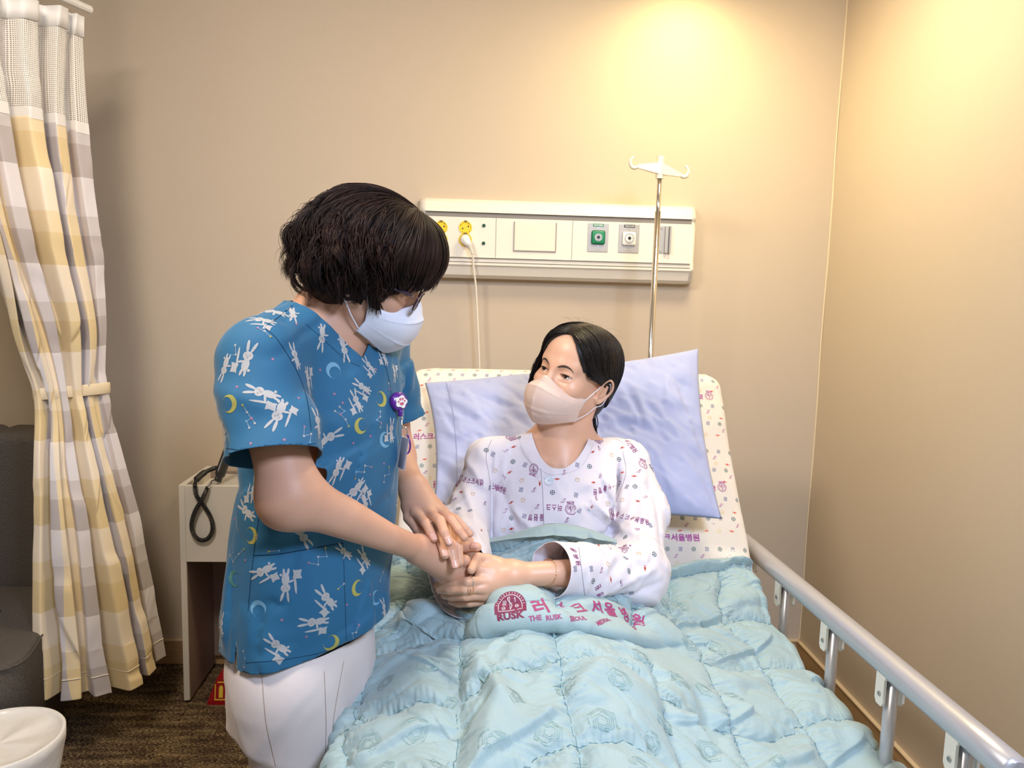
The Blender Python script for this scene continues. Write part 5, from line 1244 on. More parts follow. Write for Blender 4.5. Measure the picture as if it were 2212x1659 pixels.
# trousers
def trousers():
    hp = [((657, 1330), -1.345, .126, .100), ((656, 1400), -1.35, .136, .106), ((654, 1470), -1.35, .141, .108), ((652, 1540), -1.345, .135, .104)]
    Pp = [at(*q, y=y_) for q, y_, a, b in hp]; o_ = np.argsort([p[2] for p in Pp])
    hip = stack([Pp[i][2] for i in o_], [Pp[i][0] for i in o_], [Pp[i][1] for i in o_], [hp[i][2] for i in o_], [hp[i][3] for i in o_], PHI)
    a0 = at(634, 1480, y=-1.41); a1 = V3(-.262, -1.40, .085); b0 = at(688, 1480, y=-1.30); b1 = V3(-.235, -1.215, .085)
    f0 = SU([hip, (cone(a0, a1, .084, .060), .03), (cone(b0, b1, .084, .060), .03)], .03)
    f = lambda P: f0(P)+.003*vnoise(P, 5, 3)+.0025*np.sin(P[:, 2]*24+P[:, 0]*20)*np.clip((.7-P[:, 2])*3, 0, 1)
    V, Fs = sdf_mesh(f, (-.52, -1.62, .0), (.0, -1.05, .82), .006); V = smooth_mesh(V, Fs, 2, .5); V, Fs = clip(V, Fs, np.minimum(.735-V[:, 2], V[:, 2]-.055))
    pr = Printer(V, Fs, .0008)
    for pts in ([(566, 1455), (575, 1560), (596, 1655)], [(742, 1428), (722, 1540), (712, 1650)], [(700, 1450), (704, 1560), (702, 1650)]): draw_line(pr, pts, .0009, 1, .0009)
    o = pr.finish('trousers', [cloth('white_trousers', lin(222, 211, 206), 500, .15), mat('beige_seam', lin(206, 186, 168), .8)], nurse, .002)
    for p in (a1, b1):
        sh = SU([cone(p+V3(-.03, .01, -.045), p+V3(.075, -.045, -.052), .036, .030), (cone(p+V3(0, 0, -.03), p, .036, .040), .03)], .02)
        v, q = sdf_mesh(lambda P: np.maximum(sh(P), .004-P[:, 2]), p+V3(-.12, -.12, -.09), p+V3(.16, .1, .05), .005); link('shoe', mesh(smooth_mesh(v, q, 1), q), mat('white_shoe', lin(224, 222, 220), .5), nurse)
trousers()

# hair: a soft cap with wavy locks from the crown
capN = SU([ell((0, -.013, .034), (.089, .101, .098)), (ell((0, -.040, -.012), (.088, .070, .078)), .05), (ell((-.002, .036, .060), (.078, .076, .060)), .04)], .04)
def hairN():
    capf = lambda P: capN(P)
    V, Fs = sdf_mesh(capf, (-.12, -.16, -.13), (.12, .16, .17), .004)
    ph = np.arctan2(np.abs(V[:, 0]), V[:, 1])            # 0 front, pi back
    zend = np.interp(ph, [0, .55, .85, 1.15, 1.6, 2.2, math.pi], [.030, .024, .004, -.030, -.058, -.078, -.068])
    V, Fs = clip(V, Fs, V[:, 2]-zend)
    rs = np.random.RandomState(4); N, K, NCL = 6800, 30, 125; t = np.linspace(0, 1, K)
    cphi = np.sort(rs.uniform(-math.pi, math.pi, NCL)); clen = rs.rand(NCL)**1.5; cph = rs.uniform(0, 6.28, NCL); cwl = rs.uniform(1.5, 2.6, NCL); cam_ = rs.uniform(.6, 1.3, NCL); clay = rs.rand(NCL)
    ci = rs.randint(0, NCL, N); loc = rs.randn(N)*.5
    phi = cphi[ci]+loc*.075; free = rs.rand(N) < .13; phi[free] = rs.uniform(-math.pi, math.pi, free.sum()); phi = (phi+math.pi) % (2*math.pi)-math.pi; aph = np.abs(phi); layer = np.clip(clay[ci]*.7+rs.rand(N)*.3, 0, 1)
    lift = np.interp(aph, [0, .6, 1.0, 1.5, math.pi], [.0, .002, .018, .085, .115])
    ze = np.interp(aph, [0, .55, .85, 1.15, 1.6, 2.2, math.pi], [.020, .014, -.012, -.044, -.066, -.086, -.074])+clen[ci]*lift+rs.uniform(-.006, .006, N)-.009*(aph > 1.4)
    crown = np.array([.004, .030, .124]); st = crown+np.stack([.016*np.sin(phi)*rs.rand(N), -.085*rs.rand(N)**2*(aph > 1.2), 0*phi], 1); st[:, 2] -= .0
    pe = np.where(free, phi, cphi[ci]+loc*.017)
    e = np.stack([.092*np.sin(pe), .108*np.cos(pe)-.01, ze], 1); m1 = np.stack([.070*np.sin(phi), .085*np.cos(phi)-.012, .100+0*phi], 1); m2 = np.stack([.096*np.sin(phi), .114*np.cos(phi)-.012, .035*.5+ze*.5+.02], 1)
    C4 = np.stack([st, m1, m2, e], 1); b = np.stack([(1-t)**3, 3*t*(1-t)**2, 3*t*t*(1-t), t**3], 0)
    P = np.einsum('nck,ct->ntk', C4, b); off = -.003+.012*layer[:, None]*np.minimum(1, t*3)[None]
    P = project(P.reshape(-1, 3), capN, off.reshape(-1), 3).reshape(N, K, 3)
    T = np.gradient(P, axis=1); T /= np.linalg.norm(T, axis=2, keepdims=True)+1e-9; O = P/np.linalg.norm(P, axis=2, keepdims=True); Sx = np.cross(T, O)
    g = np.interp(aph, [0, .7, 1.3, math.pi], [.10, .22, .95, 1.15])*cam_[ci]
    am = (g*.0145)[:, None]*np.clip(t*1.8-.50, 0, 1)[None]; a_ = 2*math.pi*cwl[ci][:, None]*t[None]**1.3+cph[ci][:, None]+.25*loc[:, None]
    P = P+Sx*(am*np.sin(a_)+(loc*.0045)[:, None]*np.clip(t*2-.6, 0, 1)[None]*np.cos(3*math.pi*t)[None])[..., None]+O*(am*.8*(np.cos(a_)+.45)+(g*.0025)[:, None]*rs.rand(N)[:, None])[..., None]
    fl = rs.rand(N) < .05; P[fl] += (O[fl]*(np.clip(t-.7, 0, 1)[None, :, None]*.035))
    sv, sf = strands('x', P, rs.uniform(.0004, .00085, N), None, None, NC, NR, 3)
    cm = MB()
    for k in range(90):
        a0 = rs.uniform(1.0, 4.0)*(1 if rs.rand() < .8 else -1)*-1; z0 = rs.uniform(-.055, .085); p0 = V3(.1*math.sin(a0), .12*math.cos(a0)-.01, z0); T_ = np.linspace(0, 1, 26); Ln = rs.uniform(.035, .065)
        base = p0[None]+np.stack([0*T_+.012*np.sin(3*T_+k)*math.cos(a0), 0*T_-.012*np.sin(3*T_+k)*math.sin(a0), .5*Ln-T_*Ln], 1); base = project(base, capN, .004, 3)
        o_ = base/np.linalg.norm(base, axis=1)[:, None]; sd = np.cross(np.gradient(base, axis=0), o_); sd /= np.linalg.norm(sd, axis=1)[:, None]+1e-9; w1 = rs.uniform(1.0, 1.7); r_ = rs.uniform(.004, .0075)*np.minimum(1, T_*3)
        for j in range(4):
            pj = base+sd*(r_*np.sin(w1*2*math.pi*T_+k)+(j-1.5)*.0016)[:, None]+o_*(r_*.8*(1+np.cos(w1*2*math.pi*T_+k))+.0008*(j % 2))[:, None]; cm.tube(to_world(pj, NC, NR), np.interp(T_, [0, .15, .8, 1], [.0002, .0008, .0007, .0002]), 4)
    W = to_world(V, NC, NR); n = len(W); VV = list(map(tuple, W))+list(map(tuple, sv)); FF = list(Fs)+[tuple(i+n for i in f) for f in sf]
    k_ = len(VV); VV += cm.V; FF += [tuple(i+k_ for i in f) for f in cm.F]
    m = mat('dark_brown_hair', (.020, .0085, .006), .55, noise=(24, .7), spec=.22); o = link('hair', mesh(VV, FF), m, nurse)
    # side lock in front of the ear
    rs = np.random.RandomState(9)
    for k in range(90):
        if k in (0, 60): mb = MB()
        s = -1 if k < 60 else 1; j = rs.uniform(-1, 1, 3)*[.004, .010, .004]; pts = catmull(np.array([(s*.070, .045, .045), (s*.082, .040, .010), (s*.081, .036, -.020), (s*.077, .046+.004*math.sin(k), -.046+.012*rs.rand())])+j, 6)
        mb.tube(to_world(pts, NC, NR), np.linspace(.0017, .0004, len(pts)), 5)
        if k in (59, 89): mb.build('side_lock', m, o, smooth=True)
hairN()
face_mask(nurse, NC, NR, mat('mask_white', lin(224, 226, 236), .75, bump=('noise', 600, .1, .0005)), mat('mask_edge', lin(206, 210, 226), .8), mat('elastic_white', lin(226, 226, 230), .6), bands=False)
# glasses
def glasses():
    M_fr = mat('dark_purple_frame', lin(52, 28, 48), .25, coat=.5); g = mat('lens_glass', (1, 1, 1), .02); b = g.node_tree.nodes['Principled BSDF']; b.inputs['Transmission Weight'].default_value = 1; b.inputs['IOR'].default_value = 1.03
    root = None
    for s in (-1, 1):
        cx, cy, cz = s*.034, .100, -.004; n = 32; P = []
        for k in range(n):
            t = 2*math.pi*k/n; ex = np.sign(math.cos(t))*abs(math.cos(t))**.8*.026; ez = np.sign(math.sin(t))*abs(math.sin(t))**.8*.0185
            P.append((cx+ex, cy-.10*abs(cx+ex)**1.5*3.2+.004, cz+ez))
        mb = MB(); mb.tube(to_world(P, NC, NR), .0017, 8, closed=True)
        if s == -1: mb.tube(to_world(catmull([(-.010, .101, .002), (0, .106, .006), (.010, .101, .002)], 6), NC, NR), .0016, 8)
        fr = mb.build('glasses' if root is None else 'rim', M_fr, nurse if root is None else root, smooth=True); root = root or fr
        c_ = np.mean(P, 0); link('lens', mesh(to_world([c_]+P, NC, NR), [(0, 1+i, 1+(i+1) % n) for i in range(n)]), g, root)
        MB().tube(to_world(catmull([(s*.060, .089, .006), (s*.072, .082, .008), (s*.082, .045, .007), (s*.084, .0, .006), (s*.083, -.03, -.004)], 8), NC, NR), .0024, 8, flat=(1.3, tuple(NR[:, 2]))).build('temple_arm', M_fr, root, smooth=True)
glasses()
# badge reel and card hanging from the chest pocket
bq = prn.frame(853, 868); bp = bq[0]; bn_ = np.cross(bq[1], bq[2]); bn_ = bn_/np.linalg.norm(bn_)*.5+V3(.45, -.75, .1); bn_ /= np.linalg.norm(bn_)
reel = tag(empty('badge_reel', tuple(bp)), 'purple badge reel with a white paw on the front of the nurse tunic', 'badge reel')
bu = V3(0, 0, 1)-bn_*bn_[2]; bu /= np.linalg.norm(bu); bt = np.cross(bu, bn_); MR = Matrix(((bt[0], bu[0], bn_[0], 0), (bt[1], bu[1], bn_[1], 0), (bt[2], bu[2], bn_[2], 0), (0, 0, 0, 1))); bc = bp+bn_*.012
M_prp = mat('purple_plastic', lin(88, 24, 140), .3, coat=.4); M_pw = mat('paw_pink', lin(196, 96, 120), .5)
MB().lathe([(.001, -.009), (.0150, -.009), (.0168, -.006), (.0168, .002), (.0150, .005), (.001, .0055)], bc, 32, M=MR).build('case', M_prp, reel, smooth=True)
mb = MB(); pts = [((.0118+.0014*math.cos(5*t))*math.cos(t), (.0105+.0014*math.cos(5*t))*math.sin(t)-.001, 0) for t in np.linspace(0, 2*math.pi, 40, endpoint=False)]
mb.extr(pts, .005, .0072, Matrix.Translation(Vector(bc)) @ MR); face_ = mb.build('paw_disc', M_white, reel)
mb = MB()
for x, y, rx, ry in ((-.0065, -.0005, .0017, .002), (-.0025, .0035, .002, .0025), (.0028, .0038, .002, .0025), (.0068, .0, .0017, .002), (.0, -.0045, .0046, .0028)): mb.extr(oval(x, y, rx, ry), .0070, .0078, Matrix.Translation(Vector(bc)) @ MR)
mb.build('paw_mark', M_pw, reel)
b_end = bc-bu*.021; MB().lathe([(.001, -.006), (.0042, -.005), (.0045, .004), (.003, .007)], b_end, 14).build('neck_stub', M_prp, reel, smooth=True)
cl0 = A_(868, 905, bc[1]+.004); MB().tube(catmull([b_end-V3(0, 0, .005), (b_end+cl0)/2+V3(.003, 0, -.004), cl0], 6), .0007, 6).build('cord', M_white, reel, smooth=True)
card = tag(empty('badge_card', tuple(A_(870, 960, -1.33))), 'dark name badge card in a clear sleeve hanging below the purple reel', 'badge')
MB().tube(catmull([cl0, A_(868, 918, bc[1]), A_(872, 925, bc[1])], 6), .0016, 8).build('strap', M_chrome, card, smooth=True)
ringp = [A_(873+7*math.cos(t), 933+11*math.sin(t), bc[1]-.002) for t in np.linspace(0, 2*math.pi, 16, endpoint=False)]; MB().tube(ringp, .0011, 6, closed=True).build('snap_hook', M_chrome, card, smooth=True)
k1, k2, k3, k4 = A_(869, 945, bc[1]+.002), A_(882, 948, bc[1]-.022), A_(872, 1015, bc[1]-.022), A_(860, 1008, bc[1]+.004)
nn = np.cross(k2-k1, k4-k1); nn /= np.linalg.norm(nn)
for nm, e, m_ in (('card', .0, mat('dark_card', lin(44, 46, 60), .3, coat=.6)), ('sleeve', .0016, mat('clear_vinyl', lin(200, 205, 225), .1, alpha=.35))):
    mb = MB(); g_ = 1+e*20; cc_ = (k1+k2+k3+k4)/4; V = [cc_+(p-cc_)*g_+nn*o_ for o_ in (-.0006-e, .0006+e) for p in (k1, k2, k3, k4)]; mb.add(V, [(0, 1, 2, 3), (7, 6, 5, 4), (0, 4, 5, 1), (1, 5, 6, 2), (2, 6, 7, 3), (3, 7, 4, 0)]); mb.build(nm, m_, card)
MB().tube(catmull([A_(880, 938, bc[1]), A_(886, 958, bc[1]), A_(884, 975, bc[1]), A_(876, 982, bc[1])], 6), .0016, 8).build('purple_loop', M_prp, card, smooth=True)
# ================================================================ patient
pat = tag(empty('person', (.19, -1.0, .5)), 'person with black hair and beige mask in a white printed gown, sitting up in bed', 'person')
M_skP = skin('skin_patient', lin(222, 174, 144), .40)
PCc = V3(.2494, -.905, 1.150); PR_ = frame_R((-.665, -.725, .175), (.27, -.02, .965))
PX = V3(.98, -.17, 0); PX /= np.linalg.norm(PX); PF = V3(PX[1], -PX[0], 0); PPH = math.atan2(PX[1], PX[0])
pzs = [.50, .58, .66, .74, .82, .88, .925, .960, .985, 1.005]
pcx = [.185, .185, .186, .188, .190, .192, .194, .196, .197, .198]; pcy = [-.93, -.95, -.965, -.965, -.955, -.94, -.925, -.91, -.90, -.895]
torso_p = stack(pzs, pcx, pcy, [.170, .168, .160, .156, .160, .164, .155, .120, .085, .055], [.120, .120, .118, .112, .108, .102, .092, .078, .062, .050], PPH)
sR, sL = at(1056, 1000, y=-.905), at(1356, 1000, y=-.875)
nkp = at(1212, 938, y=-.905)
neck_lo = nkp+V3(0, 0, -.05)
ptop = SU([torso_p, (cone(nkp+V3(0, 0, -.055), sR+V3(0, 0, .008), .048, .050), .04), (cone(nkp+V3(0, 0, -.055), sL+V3(0, 0, .008), .048, .052), .04), (cone(neck_lo+V3(0, 0, -.02), neck_lo+V3(.004, .006, .075), .078, .058), .03)], .035)
eR, eL = at(1000, 1135, y=-1.0), at(1374, 1237, y=-1.115)
cR, cL = at(995, 1252, y=-1.235), at(1190, 1230, y=-1.275)
slR = SU([cone(sR, eR, .052, .056), (cone(eR, cR+(cR-eR)*.1, .056, .067), .03)], .03)
slL = SU([cone(sL, at(1385, 1110, y=-.96), .054, .057), (cone(at(1385, 1110, y=-.96), eL, .057, .060), .03), (cone(eL, cL+(cL-eL)*.1, .059, .047), .035)], .03)
cuffL = cone(cL+(eL-cL)*.36, cL+(cL-eL)*.1, .0545, .0500)
FOLDS = [(1350, 1020, 1318, 1140, -1.0, .006, .011), (1338, 1030, 1300, 1120, -1.0, .007, -.006), (1062, 990, 1060, 1165, -1.0, .006, .009), (1280, 1085, 1340, 1140, -1.05, .007, -.008), (1262, 1100, 1320, 1150, -1.05, .006, .006), (1290, 1192, 1390, 1165, -1.12, .008, .007), (1275, 1235, 1410, 1205, -1.12, .009, -.007), (1300, 1262, 1420, 1236, -1.12, .007, .006), (1100, 1100, 1160, 1150, -1.05, .008, -.005), (1080, 1060, 1120, 1150, -1.05, .007, .005), (1000, 1050, 1040, 1120, -1.0, .008, -.006), (975, 1090, 1030, 1140, -1.0, .007, .006), (1395, 1000, 1370, 1090, -.95, .009, -.006), (1410, 1060, 1395, 1150, -.95, .008, .006), (1240, 1070, 1290, 1050, -1.05, .008, -.004)]
def gown(P):
    d = smin(smin(ptop(P), slR(P), .010), slL(P), .010)
    a, b, c_ = slR(P), slL(P), ptop(P)
    wr = .0045*vnoise(P*[1.3, 1, .8], 5, 14)-.0055*(1-np.sqrt(vnoise(P@np.array([[.6, .3, 1], [-.5, 1, .1], [1, .2, -.5]]), 5, 15)**2+.02))**3-.005*(1-np.sqrt(vnoise(P*[1, .7, .35], 7, 19)**2+.02))**4+.004
    for x0, y0, x1, y1, ya, w, am in FOLDS:
        a, b = at(x0, y0, y=ya)[[0, 2]], at(x1, y1, y=ya)[[0, 2]]; q = P[:, [0, 2]]-a; ba = b-a; t = np.clip(q@ba/(ba@ba), 0, 1)
        wr = wr+am*np.exp(-(np.linalg.norm(q-t[:, None]*ba, axis=1)/w)**2)*np.clip(4*t*(1-t)+.35, 0, 1)
    ncl = np.clip(np.linalg.norm(P-cL, axis=1)/.05-.6, 0, 1)
    # folds round the bent elbows and from the shoulders
    def rings(A, B, n, amp, ph=0):
        ba = B-A; t = np.clip((P-A)@ba/(ba@ba), 0, 1); r = np.linalg.norm(P-A-t[:, None]*ba, axis=1)
        s = np.sin((t*n+ph)*2*math.pi+5*((P-A)@V3(.3, .6, 1))*4+1.5*vnoise(P, 6, 3)); return amp*np.abs(s)*np.clip(1.3-r/.07, 0, 1)
    wr = wr-rings(at(1385, 1110, y=-.94), eL, 2.5, .0065)-rings(eL, cL, 2.2, .0055, .3)-rings(sR, eR, 1.5, .005)-rings(sL, at(1385, 1110, y=-.94), 1.2, .005, .5)
    k = np.clip(c_*60+.0, 0, 1)
    d = np.minimum(d, cuffL(P)) if False else smin(d, cuffL(P), .005)
    return d+wr*ncl
wrL, wrR = at(1105, 1243, y=-1.288), at(1003, 1188, y=-1.19)
armL = SU([chain([sL, at(1385, 1110, y=-.96), eL], [.042, .040, .037]), (chain([eL, at(1200, 1238, y=-1.272), wrL], [.037, .0245, .0225]), .03)], .03)
armR = SU([cone(sR, eR, .040, .036), (chain([eR, wrR], [.035, .0215]), .03)], .03)
PLf = [[(1042, 1255, -1.308), (1010, 1257, -1.325), (978, 1262, -1.302), (955, 1262, -1.28)], [(1042, 1271, -1.314), (1005, 1273, -1.326), (972, 1275, -1.302), (950, 1274, -1.275)], [(1044, 1286, -1.308), (1006, 1288, -1.320), (976, 1289, -1.292), (960, 1286, -1.265)], [(1050, 1300, -1.296), (1014, 1303, -1.305), (990, 1304, -1.280), (975, 1300, -1.26)]]
handPL = hand([cone(wrL, A_(1044, 1254, -1.300), .0225, .0128), cone(wrL, A_(1044, 1270, -1.305), .0225, .0128), cone(wrL, A_(1046, 1284, -1.300), .0215, .0122), cone(wrL, A_(1052, 1298, -1.290), .0205, .0112), cone(wrL, A_(1066, 1222, -1.277), .0215, .014), cone(A_(1066, 1222, -1.277), A_(1044, 1254, -1.300), .014, .0128), cone(A_(1066, 1230, -1.285), A_(1036, 1228, -1.300), .014, .010)],
    [finger([A_(*p) for p in f], r) for f, r in zip(PLf, ([.0102, .0096, .0088, .0080], [.0102, .0096, .0088, .0080], [.0098, .0092, .0084, .0076], [.0086, .0080, .0074, .0068]))]+[finger([A_(1078, 1222, -1.277), A_(1052, 1208, -1.283), A_(1032, 1204, -1.292), A_(1018, 1231, -1.318)], [.0140, .0108, .0098, .0080])])
PRf = [[(984, 1138, -1.262), (989, 1176, -1.306), (992, 1214, -1.318)], [(966, 1134, -1.268), (976, 1192, -1.328), (983, 1221, -1.340)], [(950, 1134, -1.262), (953, 1172, -1.322), (961, 1199, -1.340)], [(936, 1140, -1.25), (935, 1165, -1.275), (940, 1182, -1.285)]]
handPR = hand([cone(wrR, A_(982, 1136, -1.255), .021, .0118), cone(wrR, A_(966, 1132, -1.260), .021, .0120), cone(wrR, A_(951, 1133, -1.255), .020, .0112), cone(wrR, A_(938, 1138, -1.243), .019, .0100), cone(wrR, A_(992, 1178, -1.235), .019, .014)],
    [finger([A_(*p) for p in f], r) for f, r in zip(PRf, ([.0100, .0098, .0086], [.0100, .0096, .0082], [.0096, .0090, .0078], [.0084, .0078, .0070]))]+[finger([A_(994, 1180, -1.240), A_(1006, 1183, -1.270), A_(1030, 1182, -1.283)], [.0130, .0104, .0088])])
hdP = local(head_local(.0044, .0), PCc, PR_)
skbP = to_world([(0, -.035, -.045)], PCc, PR_)[0]; jawP = to_world([(0, .030, -.085)], PCc, PR_)[0]
neckP = SU([cone(neck_lo, skbP, .052, .046), (cone(neck_lo+PF*.035, jawP, .030, .028), .04), (cone(neck_lo+V3(0, 0, .075), sR+V3(.02, 0, .010), .028, .012), .04), (cone(neck_lo+V3(0, 0, .075), sL+V3(-.02, 0, .010), .028, .012), .04),
    (cone(neck_lo+PF*.058+PX*.012+V3(0, 0, -.012), skbP+PR_[:, 0]*.045+V3(0, 0, -.01), .009, .010), .02), (cone(neck_lo+PF*.058-PX*.012+V3(0, 0, -.012), skbP-PR_[:, 0]*.045, .009, .010), .02)], .03)
torso_pb = lambda P: ptop(P)+.017
clav = MINF(cone(neck_lo+PF*.066+PX*.016+V3(0, 0, -.012), sL+V3(-.03, -.03, .028), .006, .008), cone(neck_lo+PF*.066-PX*.016+V3(0, 0, -.012), sR+V3(.03, -.03, .028), .006, .008))
legs = SU([cone(V3(.12, -1.02, .585), V3(.09, -1.50, .60), .075, .055), (cone(V3(.26, -1.02, .585), V3(.27, -1.50, .60), .075, .055), .02), (cone(V3(.09, -1.50, .60), V3(.08, -1.95, .56), .055, .035), .02), (cone(V3(.27, -1.50, .60), V3(.28, -1.95, .56), .055, .035), .02)], .03)
bodyP = SU([torso_pb, (neckP, .03), (clav, .018), (hdP, .014)], .02)
V, Fs = [], []
for f, lo, hi, r in ((lambda P: smin(smin(armL(P), handPL(P), .012), torso_pb(P), .02), (-.10, -1.38, .62), (.50, -.78, 1.02), .0020), (lambda P: smin(armR(P), handPR(P), .012), (-.14, -1.38, .70), (.12, -.80, 1.05), .0018), (bodyP, (-.02, -1.10, .80), (.42, -.74, 1.30), .0018), (lambda P: smin(torso_pb(P), legs(P), .04), (-.06, -2.02, .49), (.42, -.78, .83), .006)):
    v, q = sdf_mesh(f, lo, hi, r); v = smooth_mesh(v, q, 1, .3); n_ = len(V); V += list(v); Fs += [tuple(x+n_) for x in q]
bodyo = link('body', mesh(V, Fs), M_skP, pat)
for fi, rr, up in ((1, .0082, (.1, -1, .25)), (2, .0078, (.1, -1, .3))): nail(bodyo, A_(*PRf[fi][-1]), A_(*PRf[fi][-2]), V3(*up), rr, M_nail)
nail(bodyo, A_(1030, 1182, -1.283), A_(1006, 1183, -1.270), V3(.1, -.8, .7), .0088, M_nail)
gz = NR.T @ V3(0, 0, 0); tgt = NC-PCc; gl = PR_.T @ (tgt/np.linalg.norm(tgt))
eyes(pat, PCc, PR_, gl, 0, lin(56, 34, 24))
lashes_brows(pat, PCc, PR_, head_local(.0044, .0), .0044, 0, None, [(.012, .0165), (.024, .0195), (.038, .0205), (.053, .0150)])

# gown
def gown_build():
    V, Fs = sdf_mesh(gown, (-.16, -1.40, .60), (.52, -.72, 1.12), .0040); V = smooth_mesh(V, Fs, 1, .5)
    q = V-neck_lo; u = q@PX; w_ = q@PF; z = V[:, 2]
    z0 = at(1214, 1012, y=-1.0)[2]; z1 = neck_lo[2]+.062
    fr = np.clip((w_+.03)/.05, 0, 1); fr = fr*fr*(3-2*fr)
    zf = z0+(z1-z0)*(np.abs(u-.002)/.070)**2.4; zb = z1+.004+np.clip(np.abs(u)-.06, 0, 1)*1.0
    neck = (fr*zf+(1-fr)*zb)-z
    st = ptop(V); nR = V3(-.30, -.86, .36); nR /= np.linalg.norm(nR); aL = (cL-eL)/np.linalg.norm(cL-eL)
    vR = np.maximum(-((V-cR)@nR), .09-np.linalg.norm(V-cR, axis=1)*-1 if False else (np.linalg.norm(V-cR, axis=1)-.105)); vL = np.maximum(-((V-cL)@aL), np.linalg.norm(V-cL, axis=1)-.12)
    return clip(V, Fs, np.minimum.reduce([neck, vR, vL]))
GV, GF = gown_build()
pg = Printer(GV, GF, .0004)
# placket, armholes, collar facing, cuff seam
GL = [([(1168, 1012), (1172, 1060), (1175, 1135)], .0012), ([(1062, 950), (1050, 985), (1058, 1040), (1060, 1100), (1060, 1150)], .0011), ([(1345, 975), (1352, 1020), (1338, 1065), (1318, 1110)], .0011), ([(1250, 1182), (1256, 1230), (1264, 1292)], .0012), ([(1118, 935), (1135, 985), (1180, 1022), (1214, 1024), (1255, 1008), (1282, 960)], .0005), ([(1075, 925), (1045, 945), (1022, 965)], .0006), ([(1290, 935), (1330, 948), (1375, 975)], .0008)]
for pts, wd in GL: draw_line(pg, pts, wd, 6, .0004, 16)
def put_at(lst, sh, mi, sc=1.):
    for x, y, r in lst:
        f = pg.frame(x, y, math.radians(r))
        if f: pg.put(sh, mi, *f, sc, .0004, .015)
gx = lambda L: [(920+x/3.455, 880+y/3.455, r) for x, y, r in L]
HGg = hangul(.0125)
put_at(gx([(500, 350, -15), (740, 430, -10), (1130, 430, -10), (1120, 655, -10), (710, 615, 0), (735, 812, -10), (330, 770, -20), (1145, 770, -20), (1675, 880, 20), (1490, 1125, 0), (1235, 1205, 10), (1115, 1205, 10), (1535, 1385, 10), (475, 600, 0), (1675, 440, 10), (1500, 592, 0), (465, 930, 0)]), SH['waves'][0], 3)
put_at(gx([(650, 405, 0), (695, 225, 0), (1222, 440, 0), (945, 635, 0), (640, 825, 0), (450, 320, 0), (1440, 388, 0), (1560, 590, 0), (1488, 970, 0), (1515, 1222, 0), (1248, 1297, 0), (245, 755, 0), (1228, 225, 0), (1705, 1095, 0)]), SH['cross'][0], 4)
put_at(gx([(655, 295, 20), (625, 485, 30), (978, 535, 180), (1245, 333, 200), (1250, 560, 180), (1465, 300, 20), (1465, 485, 20), (635, 710, 30), (1235, 745, 45), (265, 632, 0), (1580, 700, 180), (1555, 513, 0), (640, 905, 20), (945, 1045, 120), (1290, 1030, 150), (1635, 1200, 90), (1380, 1285, 100), (415, 918, 0), (690, 130, 40), (850, 568, 90)]), SH['carrot'][0], 2)
put_at(gx([(1130, 540, 0), (715, 545, 0), (725, 692, 0), (350, 645, 0), (1385, 355, 0), (1465, 690, 0), (1358, 718, 0), (1588, 1090, 0), (1360, 1170, 0), (580, 915, 0), (515, 470, 0)]), SH['coin'][0], 5)
put_at(gx([(595, 320, -30), (1030, 485, 20), (805, 615, 10), (830, 740, 10), (1290, 305, 30), (1300, 510, 20), (590, 770, 0), (580, 522, 60), (1025, 695, 0), (1050, 840, 10), (1635, 665, -30), (1575, 910, -30), (1590, 475, 0), (210, 685, -20), (438, 715, -20), (290, 455, -20), (1025, 1090, 60), (990, 1315, 40), (1455, 1315, 60), (1370, 1045, 20), (1270, 680, 20), (400, 1070, -20)]), SH['snake'][0], 1)
put_at(gx([(805, 460, 0), (1080, 760, 180), (255, 540, -8), (1385, 795, -8), (1470, 1065, 170), (635, 225, 10), (1285, 240, -20), (1625, 425, 160), (1400, 790, 0)]), EMB, 1, 1.02)
def word(ws):
    for ch, x, y, r in ws:
        f = pg.frame(920+x/3.455, 880+y/3.455, math.radians(r)); V_, F_ = txt(ch, .0120, 0, 0, .02)
        if f: pg.put((V_*[.70, 1], F_), 1, *f, 1, .0004, .012)
def run(s, x0, y0, x1, y1, r):
    n = len(s); word([(c_, x0+(x1-x0)*i/max(n-1, 1), y0+(y1-y0)*i/max(n-1, 1), r) for i, c_ in enumerate(s)])
run('러스크서울', 290, 540, 415, 560, -6); run('크울병원', 510, 590, 585, 620, -6); run('러스크', 1000, 750, 915, 745, 180); run('병원울', 780, 825, 865, 822, 180)
run('스크서울병원', 1445, 570, 1265, 635, 168); run('러스크서울병원', 1430, 800, 1650, 855, -14); run('울병원', 1100, 1065, 1135, 1160, -75); run('스크', 1395, 1025, 1340, 1000, 160); run('원병울', 1285, 1345, 1315, 1450, 105)
run('서울병원', 1500, 250, 1560, 320, -50)
# plain icons carry on where the photograph does not look
rs = np.random.RandomState(31)
for k in range(160):
    z = rs.uniform(.66, .98); a = rs.uniform(0, 6.28); d = V3(math.cos(a), math.sin(a), 0); c_ = V3(np.interp(z, pzs, pcx), np.interp(z, pzs, pcy), z)
    if rs.rand() < .35: c_ = (sL+(eL-sL)*rs.rand()) if rs.rand() < .5 else (eL+(cL-eL)*rs.rand())
    if d@(CAM-c_) > .1: continue
    h = pg.ray(c_, d)
    if h[0] is None: continue
    n = np.array(h[1]); n = n if n@d > 0 else -n; b = V3(0, 0, 1)-n*n[2]; b /= np.linalg.norm(b)+1e-9; kd = ('waves', 'cross', 'carrot', 'coin', 'snake')[k % 5]
    pg.put(SH[kd][0], SH[kd][1], np.array(h[0]), np.cross(b, n), b, 1, .0004, .015)
go = pg.finish('gown', [cloth('gown_cotton', lin(226, 220, 226), 600, .12, .2, .8)]+PRN+[mat('gown_seam', lin(196, 188, 196), .8)], pat, .0012)
go['label'] = 'white gown printed with purple hospital lettering and small icons'
